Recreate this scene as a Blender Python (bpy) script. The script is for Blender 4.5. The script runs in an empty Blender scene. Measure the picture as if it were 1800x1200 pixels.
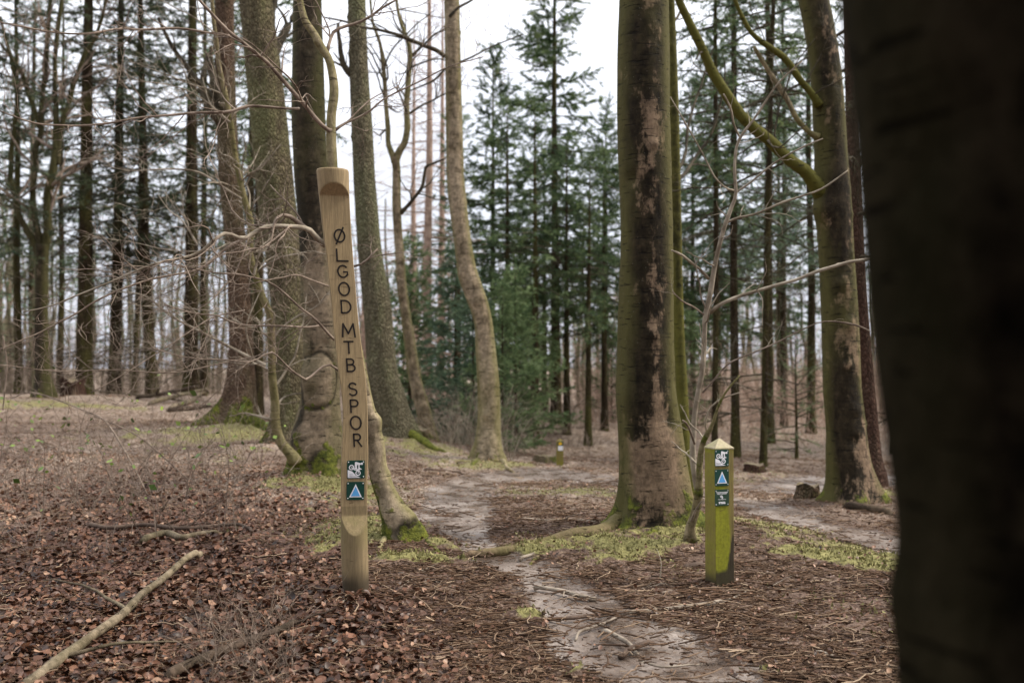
import bpy, math, random
import numpy as np
from mathutils import Vector, Matrix

R = math.radians
scene = bpy.context.scene
COL = scene.collection
PW, PH, F = 1800.0, 1200.0, 1750.0
CAM = np.array([0.0, 0.0, 1.30])
PITCH = math.atan(40 / F)

# ------------------------------------------------------------------ camera
cd = bpy.data.cameras.new('camera')
cd.lens = 35.0; cd.sensor_width = 36.0
cd.clip_start = 0.05; cd.clip_end = 3000
cd.dof.use_dof = True; cd.dof.focus_distance = 5.4; cd.dof.aperture_fstop = 2.0
cam = bpy.data.objects.new('camera', cd); COL.objects.link(cam)
cam.location = CAM; cam.rotation_euler = (R(90) + PITCH, 0, 0)
scene.camera = cam

# ------------------------------------------------------------------ world, sun, exposure
SUN_EL, SUN_AZ = 46.0, 84.0            # azimuth measured clockwise from +Y
w = bpy.data.worlds.new('World'); scene.world = w; w.use_nodes = True
nt = w.node_tree; nt.nodes.clear()
o_ = nt.nodes.new('ShaderNodeOutputWorld'); bg = nt.nodes.new('ShaderNodeBackground')
sky = nt.nodes.new('ShaderNodeTexSky'); sky.sky_type = 'NISHITA'; sky.sun_disc = False
sky.sun_elevation = R(SUN_EL); sky.sun_rotation = R(SUN_AZ); sky.dust_density = 4
tc = nt.nodes.new('ShaderNodeTexCoord'); ns = nt.nodes.new('ShaderNodeTexNoise')
ns.inputs['Scale'].default_value = 2.2; ns.inputs['Detail'].default_value = 5
rp = nt.nodes.new('ShaderNodeValToRGB')
rp.color_ramp.elements[0].position = 0.3; rp.color_ramp.elements[0].color = (0.86, 0.88, 0.93, 1)
rp.color_ramp.elements[1].position = 0.7; rp.color_ramp.elements[1].color = (1.0, 1.0, 1.0, 1)
sc = nt.nodes.new('ShaderNodeMixRGB'); sc.blend_type = 'MULTIPLY'; sc.inputs[0].default_value = 1
sx = nt.nodes.new('ShaderNodeSeparateXYZ'); nt.links.new(tc.outputs['Generated'], sx.inputs[0])
mr = nt.nodes.new('ShaderNodeValToRGB'); el = mr.color_ramp.elements; el[0].position = 0.0; el[0].color = (.335, .342, .38, 1); el[1].position = 1.0; el[1].color = (.88, .88, .88, 1)
for ps, cc in ((.13, (.37, .377, .40)), (.38, (.56, .56, .575))):
    e_ = el.new(ps); e_.color = (*cc, 1)
nt.links.new(sx.outputs[2], mr.inputs[0])
mv = nt.nodes.new('ShaderNodeVectorMath'); mv.operation = 'SCALE'; mv.inputs['Scale'].default_value = 10.0; nt.links.new(mr.outputs[0], mv.inputs[0]); nt.links.new(mv.outputs[0], sc.inputs[2])
mx = nt.nodes.new('ShaderNodeMixRGB'); mx.inputs[0].default_value = 0.9
nt.links.new(tc.outputs['Generated'], ns.inputs['Vector']); nt.links.new(ns.outputs['Fac'], rp.inputs[0])
nt.links.new(rp.outputs[0], sc.inputs[1]); nt.links.new(sky.outputs[0], mx.inputs[1]); nt.links.new(sc.outputs[0], mx.inputs[2])
nt.links.new(mx.outputs[0], bg.inputs[0]); bg.inputs[1].default_value = 0.10
nt.links.new(bg.outputs[0], o_.inputs[0])
sd = bpy.data.lights.new('sun', 'SUN'); sd.energy = 1.5; sd.angle = R(11); sd.color = (1.0, 0.92, 0.80)
sun = bpy.data.objects.new('sun', sd); COL.objects.link(sun)
_d = Vector((math.sin(R(SUN_AZ)) * math.cos(R(SUN_EL)), math.cos(R(SUN_AZ)) * math.cos(R(SUN_EL)), math.sin(R(SUN_EL))))
sun.rotation_euler = _d.to_track_quat('Z', 'Y').to_euler()
vs = scene.view_settings
vs.view_transform = 'Standard'; vs.look = 'None'; vs.gamma = 1; vs.exposure = 1.58
scene.render.resolution_x = 1024; scene.render.resolution_y = 682
scene.cycles.max_bounces = 5; scene.cycles.diffuse_bounces = 3; scene.cycles.glossy_bounces = 2
scene.cycles.transparent_max_bounces = 4

# ------------------------------------------------------------------ numeric helpers
def hash3(ix, iy, iz, seed):
    h = (ix.astype(np.int64) * 374761393 + iy.astype(np.int64) * 668265263 + iz.astype(np.int64) * 2147483647 + seed * 144665) & 0xffffffff
    h = ((h ^ (h >> 13)) * 1274126177) & 0xffffffff
    h = ((h ^ (h >> 16)) * 2246822519) & 0xffffffff
    return ((h ^ (h >> 15)) & 0xffffff) / float(0xffffff)
def vnoise(p, scale=1.0, seed=0):
    """value noise, p (N,3) -> (-1, 1)"""
    q = np.asarray(p, float) * scale
    i = np.floor(q); f = q - i; f = f * f * (3 - 2 * f); i = i.astype(np.int64)
    r = 0
    for dx in (0, 1):
        for dy in (0, 1):
            for dz in (0, 1):
                wt = (f[..., 0] if dx else 1 - f[..., 0]) * (f[..., 1] if dy else 1 - f[..., 1]) * (f[..., 2] if dz else 1 - f[..., 2])
                r = r + wt * hash3(i[..., 0] + dx, i[..., 1] + dy, i[..., 2] + dz, seed)
    return r * 2 - 1
def fbm(p, scale=1.0, seed=0, oct=3):
    a, s, r = 1.0, scale, 0
    for k in range(oct):
        r = r + a * vnoise(p, s, seed + k * 17); a *= 0.5; s *= 2.03
    return r
def nrm(v):
    return v / (np.linalg.norm(v, axis=-1, keepdims=True) + 1e-12)
def smooth(a, b, x):
    t = np.clip((x - a) / (b - a), 0, 1); return t * t * (3 - 2 * t)
cp, sp = math.cos(PITCH), math.sin(PITCH)
def ray(px, py):
    """direction whose component along the camera axis is 1"""
    a = (np.asarray(px, float) - 900) / F; b = (600 - np.asarray(py, float)) / F
    return np.stack([a, cp - b * sp, sp + b * cp], -1)
def P(px, py, D):
    return CAM + ray(px, py) * np.asarray(D, float)[..., None]

# ------------------------------------------------------------------ ground height
_ctrl = [(900,1200,4.1),(1500,1200,4.1),(100,1200,4.0),(900,1110,4.8),(626,1045,5.25),(1265,1032,5.8),(705,960,6.6),(1150,930,7.5),
 (1495,888,10),(1570,950,7.9),(850,955,7.0),(800,880,9.0),(780,850,10.4),(950,832,11.8),(1440,853,12.2),(860,818,13),(755,783,15),
 (700,772,14),(555,842,9.8),(505,792,12.5),(420,752,14.5),(100,692,22),(250,694,24),(400,702,24),(100,855,9.5),(200,1000,6.2),
 (100,762,14),(300,800,12),(1330,815,15.5),(1290,803,18),(1000,803,18),(980,828,14),(1390,800,19),(1535,845,13),(0,1000,6.3),(450,930,7.3),(1250,800,17),
 (600,720,24),(800,735,24),(1000,735,30),(1300,735,30),(1500,735,30),(100,694,32),(350,697,34),(600,697,34),(900,672,70),(200,676,70),(1600,668,80),(900,650,220),(200,650,220),(1600,650,220)]
_c = np.array([P(a, b, d) for a, b, d in _ctrl]); _c = np.vstack([_c, [[0, 0, 0.0], [-3, 1, .03], [3, 1, 0], [0, -5, 0], [-10, 5, .1], [10, 5, 0], [0, -60, 0], [-80, 0, 0], [80, 0, 0], [-200, -200, 0], [200, -200, 0]]])
_MOUNDS = []
def gz0(x, y):
    x = np.asarray(x, float); y = np.asarray(y, float)
    sh = x.shape; x = x.ravel(); y = y.ravel(); out = np.zeros(len(x))
    for s in range(0, len(x), 60000):
        X = x[s:s+60000, None]; Y = y[s:s+60000, None]
        d2 = (X - _c[:, 0]) ** 2 + (Y - _c[:, 1]) ** 2
        rad = 0.5 + 0.14 * np.hypot(_c[:, 0], _c[:, 1])
        wt = 1 / (d2 / rad ** 2 + 0.25) ** 2.2
        out[s:s+60000] = (wt * _c[:, 2]).sum(1) / wt.sum(1)
    return out.reshape(sh)
def gz(x, y):
    x = np.asarray(x, float); y = np.asarray(y, float)
    p = np.stack([x, y, 0 * x], -1); r = np.hypot(x, y)
    z = gz0(x, y) + 0.022 * vnoise(p, 0.9, 3) * (1 + np.minimum(r, 30) / 15) + 0.012 * vnoise(p, 2.7, 5)
    for mx_, my_, h, s in _MOUNDS:
        z = z + h * np.exp(-((x - mx_) ** 2 + (y - my_) ** 2) / s ** 2)
    return z
_T = np.geomspace(1.5, 260, 900)
def G(px, py):
    """ground point seen at a photo pixel"""
    d = ray(px, py); pts = CAM + d * _T[:, None]
    dz = pts[:, 2] - gz(pts[:, 0], pts[:, 1])
    k = np.where(dz < 0)[0]
    if len(k) == 0: k = [len(_T) - 1]
    k = max(k[0], 1); a, b = dz[k - 1], dz[k]
    t = _T[k - 1] + (_T[k] - _T[k - 1]) * a / (a - b + 1e-9)
    return CAM + d * t

# ------------------------------------------------------------------ mesh building
class MB:
    def __init__(s): s.v = []; s.f = []; s.n = 0; s.at = {}; s.cnt = []
    def add(s, v, faces, **at):
        """faces: list of int arrays (M,k)"""
        v = np.asarray(v, float).reshape(-1, 3)
        for f in (faces if isinstance(faces, list) else [faces]):
            f = np.asarray(f, np.int64)
            if len(f): s.f.append(f + s.n)
        s.v.append(v)
        for k, a in at.items(): s.at.setdefault(k, []).append((s.n, np.broadcast_to(np.asarray(a, float), (len(v),))))
        s.n += len(v)
        return s
    def build(s, name, mat, parent=None, smooth_=True):
        V = np.vstack(s.v)
        if parent is not None and parent.get('_o') is not None: V = V - np.array(parent['_o'][:])
        me = bpy.data.meshes.new(name)
        me.vertices.add(len(V)); me.vertices.foreach_set('co', V.ravel())
        tot = np.concatenate([np.full(len(f), f.shape[1]) for f in s.f]); loops = np.concatenate([f.ravel() for f in s.f])
        me.loops.add(len(loops)); me.loops.foreach_set('vertex_index', loops.astype(np.int32))
        me.polygons.add(len(tot)); st = np.concatenate([[0], np.cumsum(tot)[:-1]])
        me.polygons.foreach_set('loop_start', st.astype(np.int32))
        try: me.polygons.foreach_set('loop_total', tot.astype(np.int32))
        except Exception: pass
        me.polygons.foreach_set('use_smooth', np.full(len(tot), smooth_))
        for k, lst in s.at.items():
            arr = np.zeros(len(V))
            for n0, a in lst: arr[n0:n0+len(a)] = a
            at = me.attributes.new(k, 'FLOAT', 'POINT'); at.data.foreach_set('value', arr.astype(np.float32))
        me.update(calc_edges=True); me.validate()
        for m in (mat if isinstance(mat, (list, tuple)) else [mat]): me.materials.append(m)
        ob = bpy.data.objects.new(name, me); COL.objects.link(ob)
        if parent is not None: ob.parent = parent
        return ob
def thing(name, label, cat, loc=(0, 0, 0), group=None, local=False):
    o = bpy.data.objects.new(name, None); COL.objects.link(o); o.location = loc
    o.empty_display_size = 0.2
    o['label'] = label; o['category'] = cat
    if group: o['group'] = group
    o['_o'] = [0.0, 0.0, 0.0] if local else [float(c) for c in loc]
    return o
def tag(o, label, cat, group=None, kind=None):
    o['label'] = label
    if cat: o['category'] = cat
    if group: o['group'] = group
    if kind: o['kind'] = kind
    return o

def resample(pts, n=None, ds=None):
    """Catmull-Rom through pts (N,k), evenly resampled"""
    p = np.asarray(pts, float)
    if len(p) > 2:
        q = np.vstack([2 * p[0] - p[1], p, 2 * p[-1] - p[-2]]); out = []
        t = np.linspace(0, 1, 14, endpoint=False)[:, None]
        for i in range(1, len(q) - 2):
            a, b, c, d = q[i-1], q[i], q[i+1], q[i+2]
            out.append(0.5 * (2*b + (c-a)*t + (2*a-5*b+4*c-d)*t**2 + (3*b-a-3*c+d)*t**3))
        p = np.vstack(out + [p[-1:]])
    L = np.concatenate([[0], np.cumsum(np.linalg.norm(np.diff(p[:, :3], axis=0), axis=1))])
    if n is None: n = max(3, int(L[-1] / ds) + 1)
    s = np.linspace(0, L[-1], n)
    return np.stack([np.interp(s, L, p[:, k]) for k in range(p.shape[1])], -1)
def frames(p):
    """parallel transport, p (n,3)"""
    t = nrm(np.gradient(p, axis=0)); u = np.zeros_like(p)
    a = np.array([1.0, 0, 0]) if abs(t[0, 0]) < 0.9 else np.array([0, 1.0, 0])
    a = a - t[0] * (a @ t[0]); a /= np.linalg.norm(a); u[0] = a
    for i in range(1, len(p)):
        a = u[i-1] - t[i] * (u[i-1] @ t[i]); u[i] = a / np.linalg.norm(a)
    return t, u, np.cross(t, u)
def ring_faces(n, k, off=0):
    i = np.arange(n - 1)[:, None] * k; j = np.arange(k)[None]; j2 = (j + 1) % k
    return (np.stack([i + j, i + j2, i + k + j2, i + k + j], -1).reshape(-1, 4) + off)
def tube(mb, p, r, k=8, lump=0.0, seed=0, cap=True, **at):
    p = np.asarray(p, float); r = np.broadcast_to(np.asarray(r, float), (len(p),))
    t, u, v = frames(p); th = np.linspace(0, 2*math.pi, k, endpoint=False)
    dirs = np.cos(th)[None, :, None] * u[:, None] + np.sin(th)[None, :, None] * v[:, None]
    rr = np.repeat(r[:, None], k, 1)
    if lump: rr = rr * (1 + lump * fbm(p[:, None] + dirs * r[:, None, None], 0.9 / max(r.mean(), .004) * 0.35, seed, 3))
    V = p[:, None] + dirs * rr[..., None]
    fs = [ring_faces(len(p), k)]
    if cap: fs += [np.arange(k)[None, ::-1], (np.arange(k) + (len(p) - 1) * k)[None]]
    mb.add(V.reshape(-1, 3), fs, **{a: (np.repeat(b, k) if np.ndim(b) else b) for a, b in at.items()})
def tubes(mb, Pm, Rm, k=4, **at):
    """many tubes at once: Pm (M,n,3), Rm (M,n)"""
    M, n, _ = Pm.shape
    if M == 0: return
    t = nrm(np.gradient(Pm, axis=1)); ref = np.where(np.abs(t[..., 2:3]) > 0.85, np.array([1.0, .13, 0]), np.array([.05, 0.1, 1.0]))
    u = nrm(np.cross(t, ref)); v = np.cross(t, u); th = np.linspace(0, 2*math.pi, k, endpoint=False)
    V = Pm[:, :, None] + (np.cos(th)[:, None] * u[:, :, None] + np.sin(th)[:, None] * v[:, :, None]) * Rm[:, :, None, None]
    f = ring_faces(n, k); fs = (f[None] + (np.arange(M) * n * k)[:, None, None]).reshape(-1, 4)
    mb.add(V.reshape(-1, 3), fs, **{a: np.repeat(b, n * k) for a, b in at.items()})
def spawn(rng, Pm, Rm, dens, length, ang=(35, 60), up=0.0, n=8, wander=0.12, t0=0.15, rfrac=0.55, flat=0.0, taper=0.6, rmin=0.0012, cap=None):
    """children growing off parent polylines"""
    M, m, _ = Pm.shape
    L = np.linalg.norm(np.diff(Pm, axis=1), axis=2).sum(1)
    cnt = np.floor(L * dens + rng.random(M)).astype(int)
    idx = np.repeat(np.arange(M), cnt); N = len(idx)
    if cap and N > cap: idx = rng.choice(idx, cap, replace=False); N = cap
    t = t0 + (1 - t0) * rng.random(N); s = t * (m - 1); i0 = np.minimum(s.astype(int), m - 2); fr = (s - i0)[:, None]
    b = Pm[idx, i0] * (1 - fr) + Pm[idx, i0 + 1] * fr; r0 = Rm[idx, i0] * (1 - fr[:, 0]) + Rm[idx, i0 + 1] * fr[:, 0]
    tg = nrm(Pm[idx, i0 + 1] - Pm[idx, i0])
    q = rng.normal(size=(N, 3)); q[:, 2] *= (1 - flat); q -= tg * (q * tg).sum(1, keepdims=True); q = nrm(q)
    a = np.radians(rng.uniform(ang[0], ang[1], N))[:, None]
    d = nrm(tg * np.cos(a) + q * np.sin(a))
    ln = length * (1 - taper * t) * rng.uniform(0.45, 1.25, N); ln = np.minimum(ln, L[idx] * 0.8)
    pts = [b]; step = (ln / (n - 1))[:, None]
    for _ in range(n - 1):
        d = nrm(d + rng.normal(size=(N, 3)) * wander + np.array([0, 0, up]) / n)
        pts.append(pts[-1] + d * step)
    Pn = np.stack(pts, 1)
    rs = np.maximum(r0 * rfrac, rmin)[:, None] * np.linspace(1, 0.35, n)[None]
    return Pn, np.maximum(rs, rmin * 0.6)
def one(pts, r0, r1, n=24):
    p = resample(pts, n=n); return p[None, :, :3], np.linspace(r0, r1, n)[None]

# ------------------------------------------------------------------ materials
class NT:
    def __init__(s, name, rough=0.85, spec=0.3):
        s.m = bpy.data.materials.new(name); s.m.use_nodes = True; s.t = s.m.node_tree; s.t.nodes.clear()
        s.o = s.n('ShaderNodeOutputMaterial'); s.b = s.n('ShaderNodeBsdfPrincipled'); s.l(s.b.outputs[0], s.o.inputs[0])
        s.b.inputs['Roughness'].default_value = rough; s.b.inputs['Specular IOR Level'].default_value = spec
        s.tc = s.n('ShaderNodeTexCoord'); s.co = s.tc.outputs['Object']
    def n(s, t, **k):
        x = s.t.nodes.new(t)
        for a, b in k.items(): setattr(x, a, b)
        return x
    def l(s, a, b): s.t.links.new(a, b)
    def map(s, scale=(1, 1, 1), rnd=False, src=None):
        m = s.n('ShaderNodeMapping'); m.inputs['Scale'].default_value = scale; s.l(src or s.co, m.inputs[0])
        if rnd:
            oi = s.n('ShaderNodeObjectInfo'); c = s.n('ShaderNodeCombineXYZ')
            mm = s.n('ShaderNodeMath', operation='MULTIPLY'); mm.inputs[1].default_value = 37.0
            s.l(oi.outputs['Random'], mm.inputs[0])
            for i in range(3): s.l(mm.outputs[0], c.inputs[i])
            s.l(c.outputs[0], m.inputs['Location'])
        return m.outputs[0]
    def noise(s, scale, detail=4, vec=None, rough=0.6, dist=0.0):
        x = s.n('ShaderNodeTexNoise'); x.inputs['Scale'].default_value = scale; x.inputs['Detail'].default_value = detail
        x.inputs['Roughness'].default_value = rough; x.inputs['Distortion'].default_value = dist
        s.l(vec or s.co, x.inputs['Vector']); return x.outputs['Fac']
    def vor(s, scale, vec=None, feature='F1', out='Distance'):
        x = s.n('ShaderNodeTexVoronoi', feature=feature); x.inputs['Scale'].default_value = scale
        s.l(vec or s.co, x.inputs['Vector']); return x.outputs[out]
    def ramp(s, fac, *stops):
        x = s.n('ShaderNodeValToRGB'); e = x.color_ramp.elements
        while len(e) < len(stops): e.new(0.5)
        for i, (p, c) in enumerate(stops):
            e[i].position = p; e[i].color = (c, c, c, 1) if not hasattr(c, '__len__') else (*c, 1)
        s.l(fac, x.inputs[0]); return x.outputs[0]
    def mix(s, fac, a, b, mode='MIX'):
        x = s.n('ShaderNodeMixRGB', blend_type=mode)
        for i, v in ((0, fac), (1, a), (2, b)):
            if hasattr(v, 'is_output'): s.l(v, x.inputs[i])
            elif i == 0: x.inputs[0].default_value = v
            else: x.inputs[i].default_value = (*v, 1) if hasattr(v, '__len__') else (v, v, v, 1)
        return x.outputs[0]
    def math(s, op, a, b=0.0):
        x = s.n('ShaderNodeMath', operation=op)
        for i, v in ((0, a), (1, b)):
            if hasattr(v, 'is_output'): s.l(v, x.inputs[i])
            else: x.inputs[i].default_value = v
        return x.outputs[0]
    def attr(s, name):
        x = s.n('ShaderNodeAttribute', attribute_name=name); return x.outputs['Fac']
    def bump(s, h, strength=0.5, dist=0.01):
        x = s.n('ShaderNodeBump'); x.inputs['Strength'].default_value = strength; x.inputs['Distance'].default_value = dist
        s.l(h, x.inputs['Height']); s.l(x.outputs[0], s.b.inputs['Normal'])
    def col(s, c):
        if hasattr(c, 'is_output'): s.l(c, s.b.inputs['Base Color'])
        else: s.b.inputs['Base Color'].default_value = (*c, 1)
        return s.m

MOSS_D, MOSS_L = (0.045, 0.055, 0.012), (0.20, 0.21, 0.035)
def beech_mat(name, dark, mid, patch, patch_lo=0.52, patch_hi=0.60, green=(0.10, 0.095, 0.035), gamt=0.5, rough=0.8):
    s = NT(name, rough, 0.12 if rough < .9 else 0.02); r1 = s.map((1, 1, 0.45), rnd=True)
    big = s.noise(3.2, 5, r1, 0.65, 0.3); fine = s.noise(45, 4, r1); med = s.noise(14, 6, s.map((1, 1, 0.6), rnd=True), 0.7)
    c = s.mix(s.ramp(med, (0.35, 0), (0.68, 1)), dark, mid)
    pm = s.math('ADD', s.math('ADD', s.math('MULTIPLY', big, 0.62), s.math('MULTIPLY', med, 0.38)), s.math('MULTIPLY', s.attr('pale'), 0.5))
    pm = s.math('MINIMUM', pm, 0.98)
    c = s.mix(s.ramp(pm, (patch_lo, 0), (patch_hi, 1)), c, s.mix(s.ramp(fine, (0.3, 0), (0.7, 1)), patch, tuple(x * 0.72 for x in patch)))
    c = s.mix(0.8, c, s.ramp(s.noise(4.5, 5, s.map((1, 1, 2.2), rnd=True), .7, .5), (.36, .5), (.62, 1.15)), 'MULTIPLY')
    c = s.mix(0.75, c, s.ramp(s.noise(24, 6, s.map((1, 1, .8), rnd=True), .75, .4), (.34, .45), (.62, 1.15)), 'MULTIPLY')
    g = s.noise(1.7, 4, s.map((1, 1, 0.3), rnd=True)); gm = s.math('MULTIPLY', s.ramp(s.math('ADD', g, s.math('MULTIPLY', s.attr('green'), 0.4)), (0.45, 0), (0.68, 1)), gamt)  # green tint, strongest on trunk flanks where side light is painted in
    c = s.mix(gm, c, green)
    c = s.mix(s.ramp(s.math('ADD', s.attr('dark'), s.math('MULTIPLY', s.math('SUBTRACT', s.noise(10, 5), .5), .6)), (.35, 0), (.75, .88)), c, (0.022, 0.018, 0.011))
    wr = s.noise(6, 3, s.map((1.3, 1.3, 11), rnd=True), 0.55, 0.6); line = s.ramp(wr, (0.32, 1), (0.38, 0))
    c = s.mix(s.math('MULTIPLY', line, 0.7), c, tuple(x * 0.45 for x in dark))
    sp_ = s.ramp(s.vor(26, s.map((1, 1, 1), rnd=True)), (0.045, 1), (0.07, 0))
    c = s.mix(s.math('MULTIPLY', sp_, 0.35 if rough < .9 else 0.0), c, (0.42, 0.42, 0.36))
    mo = s.ramp(s.math('ADD', s.attr('moss'), s.math('MULTIPLY', s.math('SUBTRACT', s.noise(9, 6), 0.5), 1.7)), (0.5, 0), (0.66, 1))
    mc = s.mix(s.ramp(s.noise(22, 5), (0.35, 0), (0.7, 1)), MOSS_D, MOSS_L)
    c = s.mix(mo, c, mc)
    h = s.math('ADD', s.math('ADD', s.math('MULTIPLY', med, 0.5), s.math('MULTIPLY', line, -0.7)), s.math('ADD', s.math('MULTIPLY', fine, 0.25), s.math('MULTIPLY', mo, s.noise(90, 4))))
    s.bump(h, 1.0, 0.022); return s.col(c)
def spruce_mat(name, a, b, lich=(0.16, 0.18, 0.11), lamt=0.6, vs_=0.35):
    s = NT(name, 0.9, 0.1); v = s.map((1, 1, vs_), rnd=True)
    pl = s.vor(42, v, 'DISTANCE_TO_EDGE'); n1 = s.noise(18, 6, v, 0.7); n2 = s.noise(70, 4, v)
    c = s.mix(s.ramp(n1, (0.32, 0), (0.7, 1)), a, b)
    c = s.mix(s.math('MULTIPLY', s.ramp(pl, (0.02, 1), (0.10, 0)), 0.65), c, tuple(x * 0.35 for x in a))
    c = s.mix(s.math('MULTIPLY', s.ramp(s.noise(2.2, 6, s.map((1, 1, 0.35), rnd=True), 0.7), (0.46, 0), (0.62, 1)), lamt), c, lich)
    mo = s.ramp(s.math('ADD', s.attr('moss'), s.math('MULTIPLY', s.math('SUBTRACT', s.noise(7, 6), 0.5), 1.6)), (0.5, 0), (0.7, 1))
    c = s.mix(mo, c, s.mix(s.ramp(s.noise(22, 5), (0.35, 0), (0.7, 1)), MOSS_D, MOSS_L))
    h = s.math('ADD', s.ramp(pl, (0.0, 0), (0.25, 1)), s.math('MULTIPLY', n2, 0.6))
    s.bump(h, 1.0, 0.03); return s.col(c)
def plain_twig(name, a, b, rough=0.8):
    s = NT(name, rough, 0.15); n = s.noise(9, 4); c = s.mix(s.ramp(n, (0.35, 0), (0.65, 1)), a, b)
    s.bump(s.noise(120, 3), 0.4, 0.003); return s.col(c)
def tint_mat(name, *stops, rough=0.7, spec=0.3, trans=0.0):
    s = NT(name, rough, spec); c = s.ramp(s.attr('tint'), *stops)
    c = s.mix(0.35, c, s.ramp(s.noise(30, 3), (0.3, 0.55), (0.7, 1.0)), 'MULTIPLY')
    s.col(c)
    if trans:
        tr = s.n('ShaderNodeBsdfTranslucent'); s.l(c, tr.inputs[0]); mxs = s.n('ShaderNodeMixShader'); mxs.inputs[0].default_value = trans
        s.l(s.b.outputs[0], mxs.inputs[1]); s.l(tr.outputs[0], mxs.inputs[2]); s.l(mxs.outputs[0], s.o.inputs[0])
    return s.m

M = {}
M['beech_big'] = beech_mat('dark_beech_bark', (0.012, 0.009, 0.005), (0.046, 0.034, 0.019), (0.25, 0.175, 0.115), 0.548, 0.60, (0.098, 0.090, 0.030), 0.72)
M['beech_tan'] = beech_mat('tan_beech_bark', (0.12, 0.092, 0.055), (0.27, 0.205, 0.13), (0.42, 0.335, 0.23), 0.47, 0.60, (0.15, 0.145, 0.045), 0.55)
M['beech_dark'] = beech_mat('dark_brown_beech_bark', (0.025, 0.019, 0.012), (0.07, 0.053, 0.034), (0.30, 0.23, 0.16), 0.56, 0.66, (0.07, 0.07, 0.02), 0.5)  # darker brown bark with tan patches
M['beech_fore'] = beech_mat('shade_blackened_bark', (0.004, 0.0032, 0.002), (0.018, 0.0135, 0.008), (0.036, 0.028, 0.017), 0.45, 0.62, (0.017, 0.016, 0.007), 0.45, 0.95)  # shade of the near side put into the colour as almost black bark
M['spruce_brown'] = spruce_mat('brown_spruce_bark', (0.085, 0.054, 0.036), (0.22, 0.145, 0.10), (0.14, 0.14, 0.07), 0.4)
M['spruce_grey'] = spruce_mat('grey_spruce_bark', (0.10, 0.08, 0.048), (0.26, 0.22, 0.135), (0.19, 0.20, 0.085), 0.6)
M['spruce_red'] = spruce_mat('red_spruce_bark', (0.06, 0.032, 0.022), (0.14, 0.08, 0.058), (0.12, 0.12, 0.075), 0.2)
M['spruce_pale'] = spruce_mat('pale_fir_bark', (0.12, 0.105, 0.065), (0.29, 0.255, 0.17), (0.22, 0.235, 0.12), 0.6)
M['far_bark'] = spruce_mat('distant_bark', (0.022, 0.015, 0.009), (0.11, 0.078, 0.043), (0.115, 0.11, 0.035), 0.7)
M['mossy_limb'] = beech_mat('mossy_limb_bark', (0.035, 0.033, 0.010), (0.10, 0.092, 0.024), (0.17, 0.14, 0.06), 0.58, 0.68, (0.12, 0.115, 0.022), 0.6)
M['twig_pale'] = plain_twig('pale_twig', (0.14, 0.11, 0.078), (0.36, 0.31, 0.24))
M['twig_brown'] = plain_twig('brown_twig', (0.10, 0.072, 0.055), (0.30, 0.235, 0.185))
M['twig_dark'] = plain_twig('dark_twig', (0.035, 0.028, 0.02), (0.10, 0.085, 0.055))
M['twig_rust'] = plain_twig('rusty_twig', (0.24, 0.16, 0.12), (0.46, 0.34, 0.27))
M['stick'] = plain_twig('weathered_stick', (0.11, 0.085, 0.065), (0.33, 0.28, 0.225))
M['stick_dark'] = plain_twig('damp_stick', (0.05, 0.034, 0.026), (0.13, 0.092, 0.07))
M['needle'] = tint_mat('needles', (0.0, (0.024, 0.052, 0.022)), (0.5, (0.095, 0.150, 0.066)), (1.0, (0.25, 0.32, 0.13)), rough=0.6, trans=.4)
M['needle_dark'] = tint_mat('dark_needles', (0.0, (0.014, 0.022, 0.010)), (0.5, (0.045, 0.065, 0.028)), (1.0, (0.11, 0.13, 0.055)), rough=0.6, trans=.25)
M['needle_young'] = tint_mat('young_needles', (0.0, (0.06, 0.11, 0.045)), (0.5, (0.18, 0.26, 0.11)), (1.0, (0.36, 0.45, 0.22)), rough=0.6, trans=.4)
M['needle_blue'] = tint_mat('blue_needles', (0.0, (0.04, 0.08, 0.05)), (0.5, (0.12, 0.185, 0.11)), (1.0, (0.25, 0.33, 0.20)), rough=0.6, trans=.4)
M['leaf'] = tint_mat('fallen_leaves', (0.0, (0.015, 0.007, 0.004)), (0.35, (0.070, 0.029, 0.015)), (0.7, (0.19, 0.088, 0.05)), (1.0, (0.36, 0.22, 0.14)), rough=0.45, spec=0.3)
M['litter'] = tint_mat('litter_twigs', (0.0, (0.03, 0.017, 0.010)), (0.5, (0.12, 0.070, 0.042)), (1.0, (0.40, 0.30, 0.21)), rough=0.8, spec=.12)
M['moss'] = tint_mat('moss_tufts', (0.0, (0.07, 0.065, 0.022)), (0.5, (0.18, 0.165, 0.06)), (1.0, (0.37, 0.34, 0.15)), rough=0.9)
M['green_leaf'] = tint_mat('green_leaves', (0.0, (0.05, 0.10, 0.02)), (1.0, (0.22, 0.30, 0.05)), rough=0.5)

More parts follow.
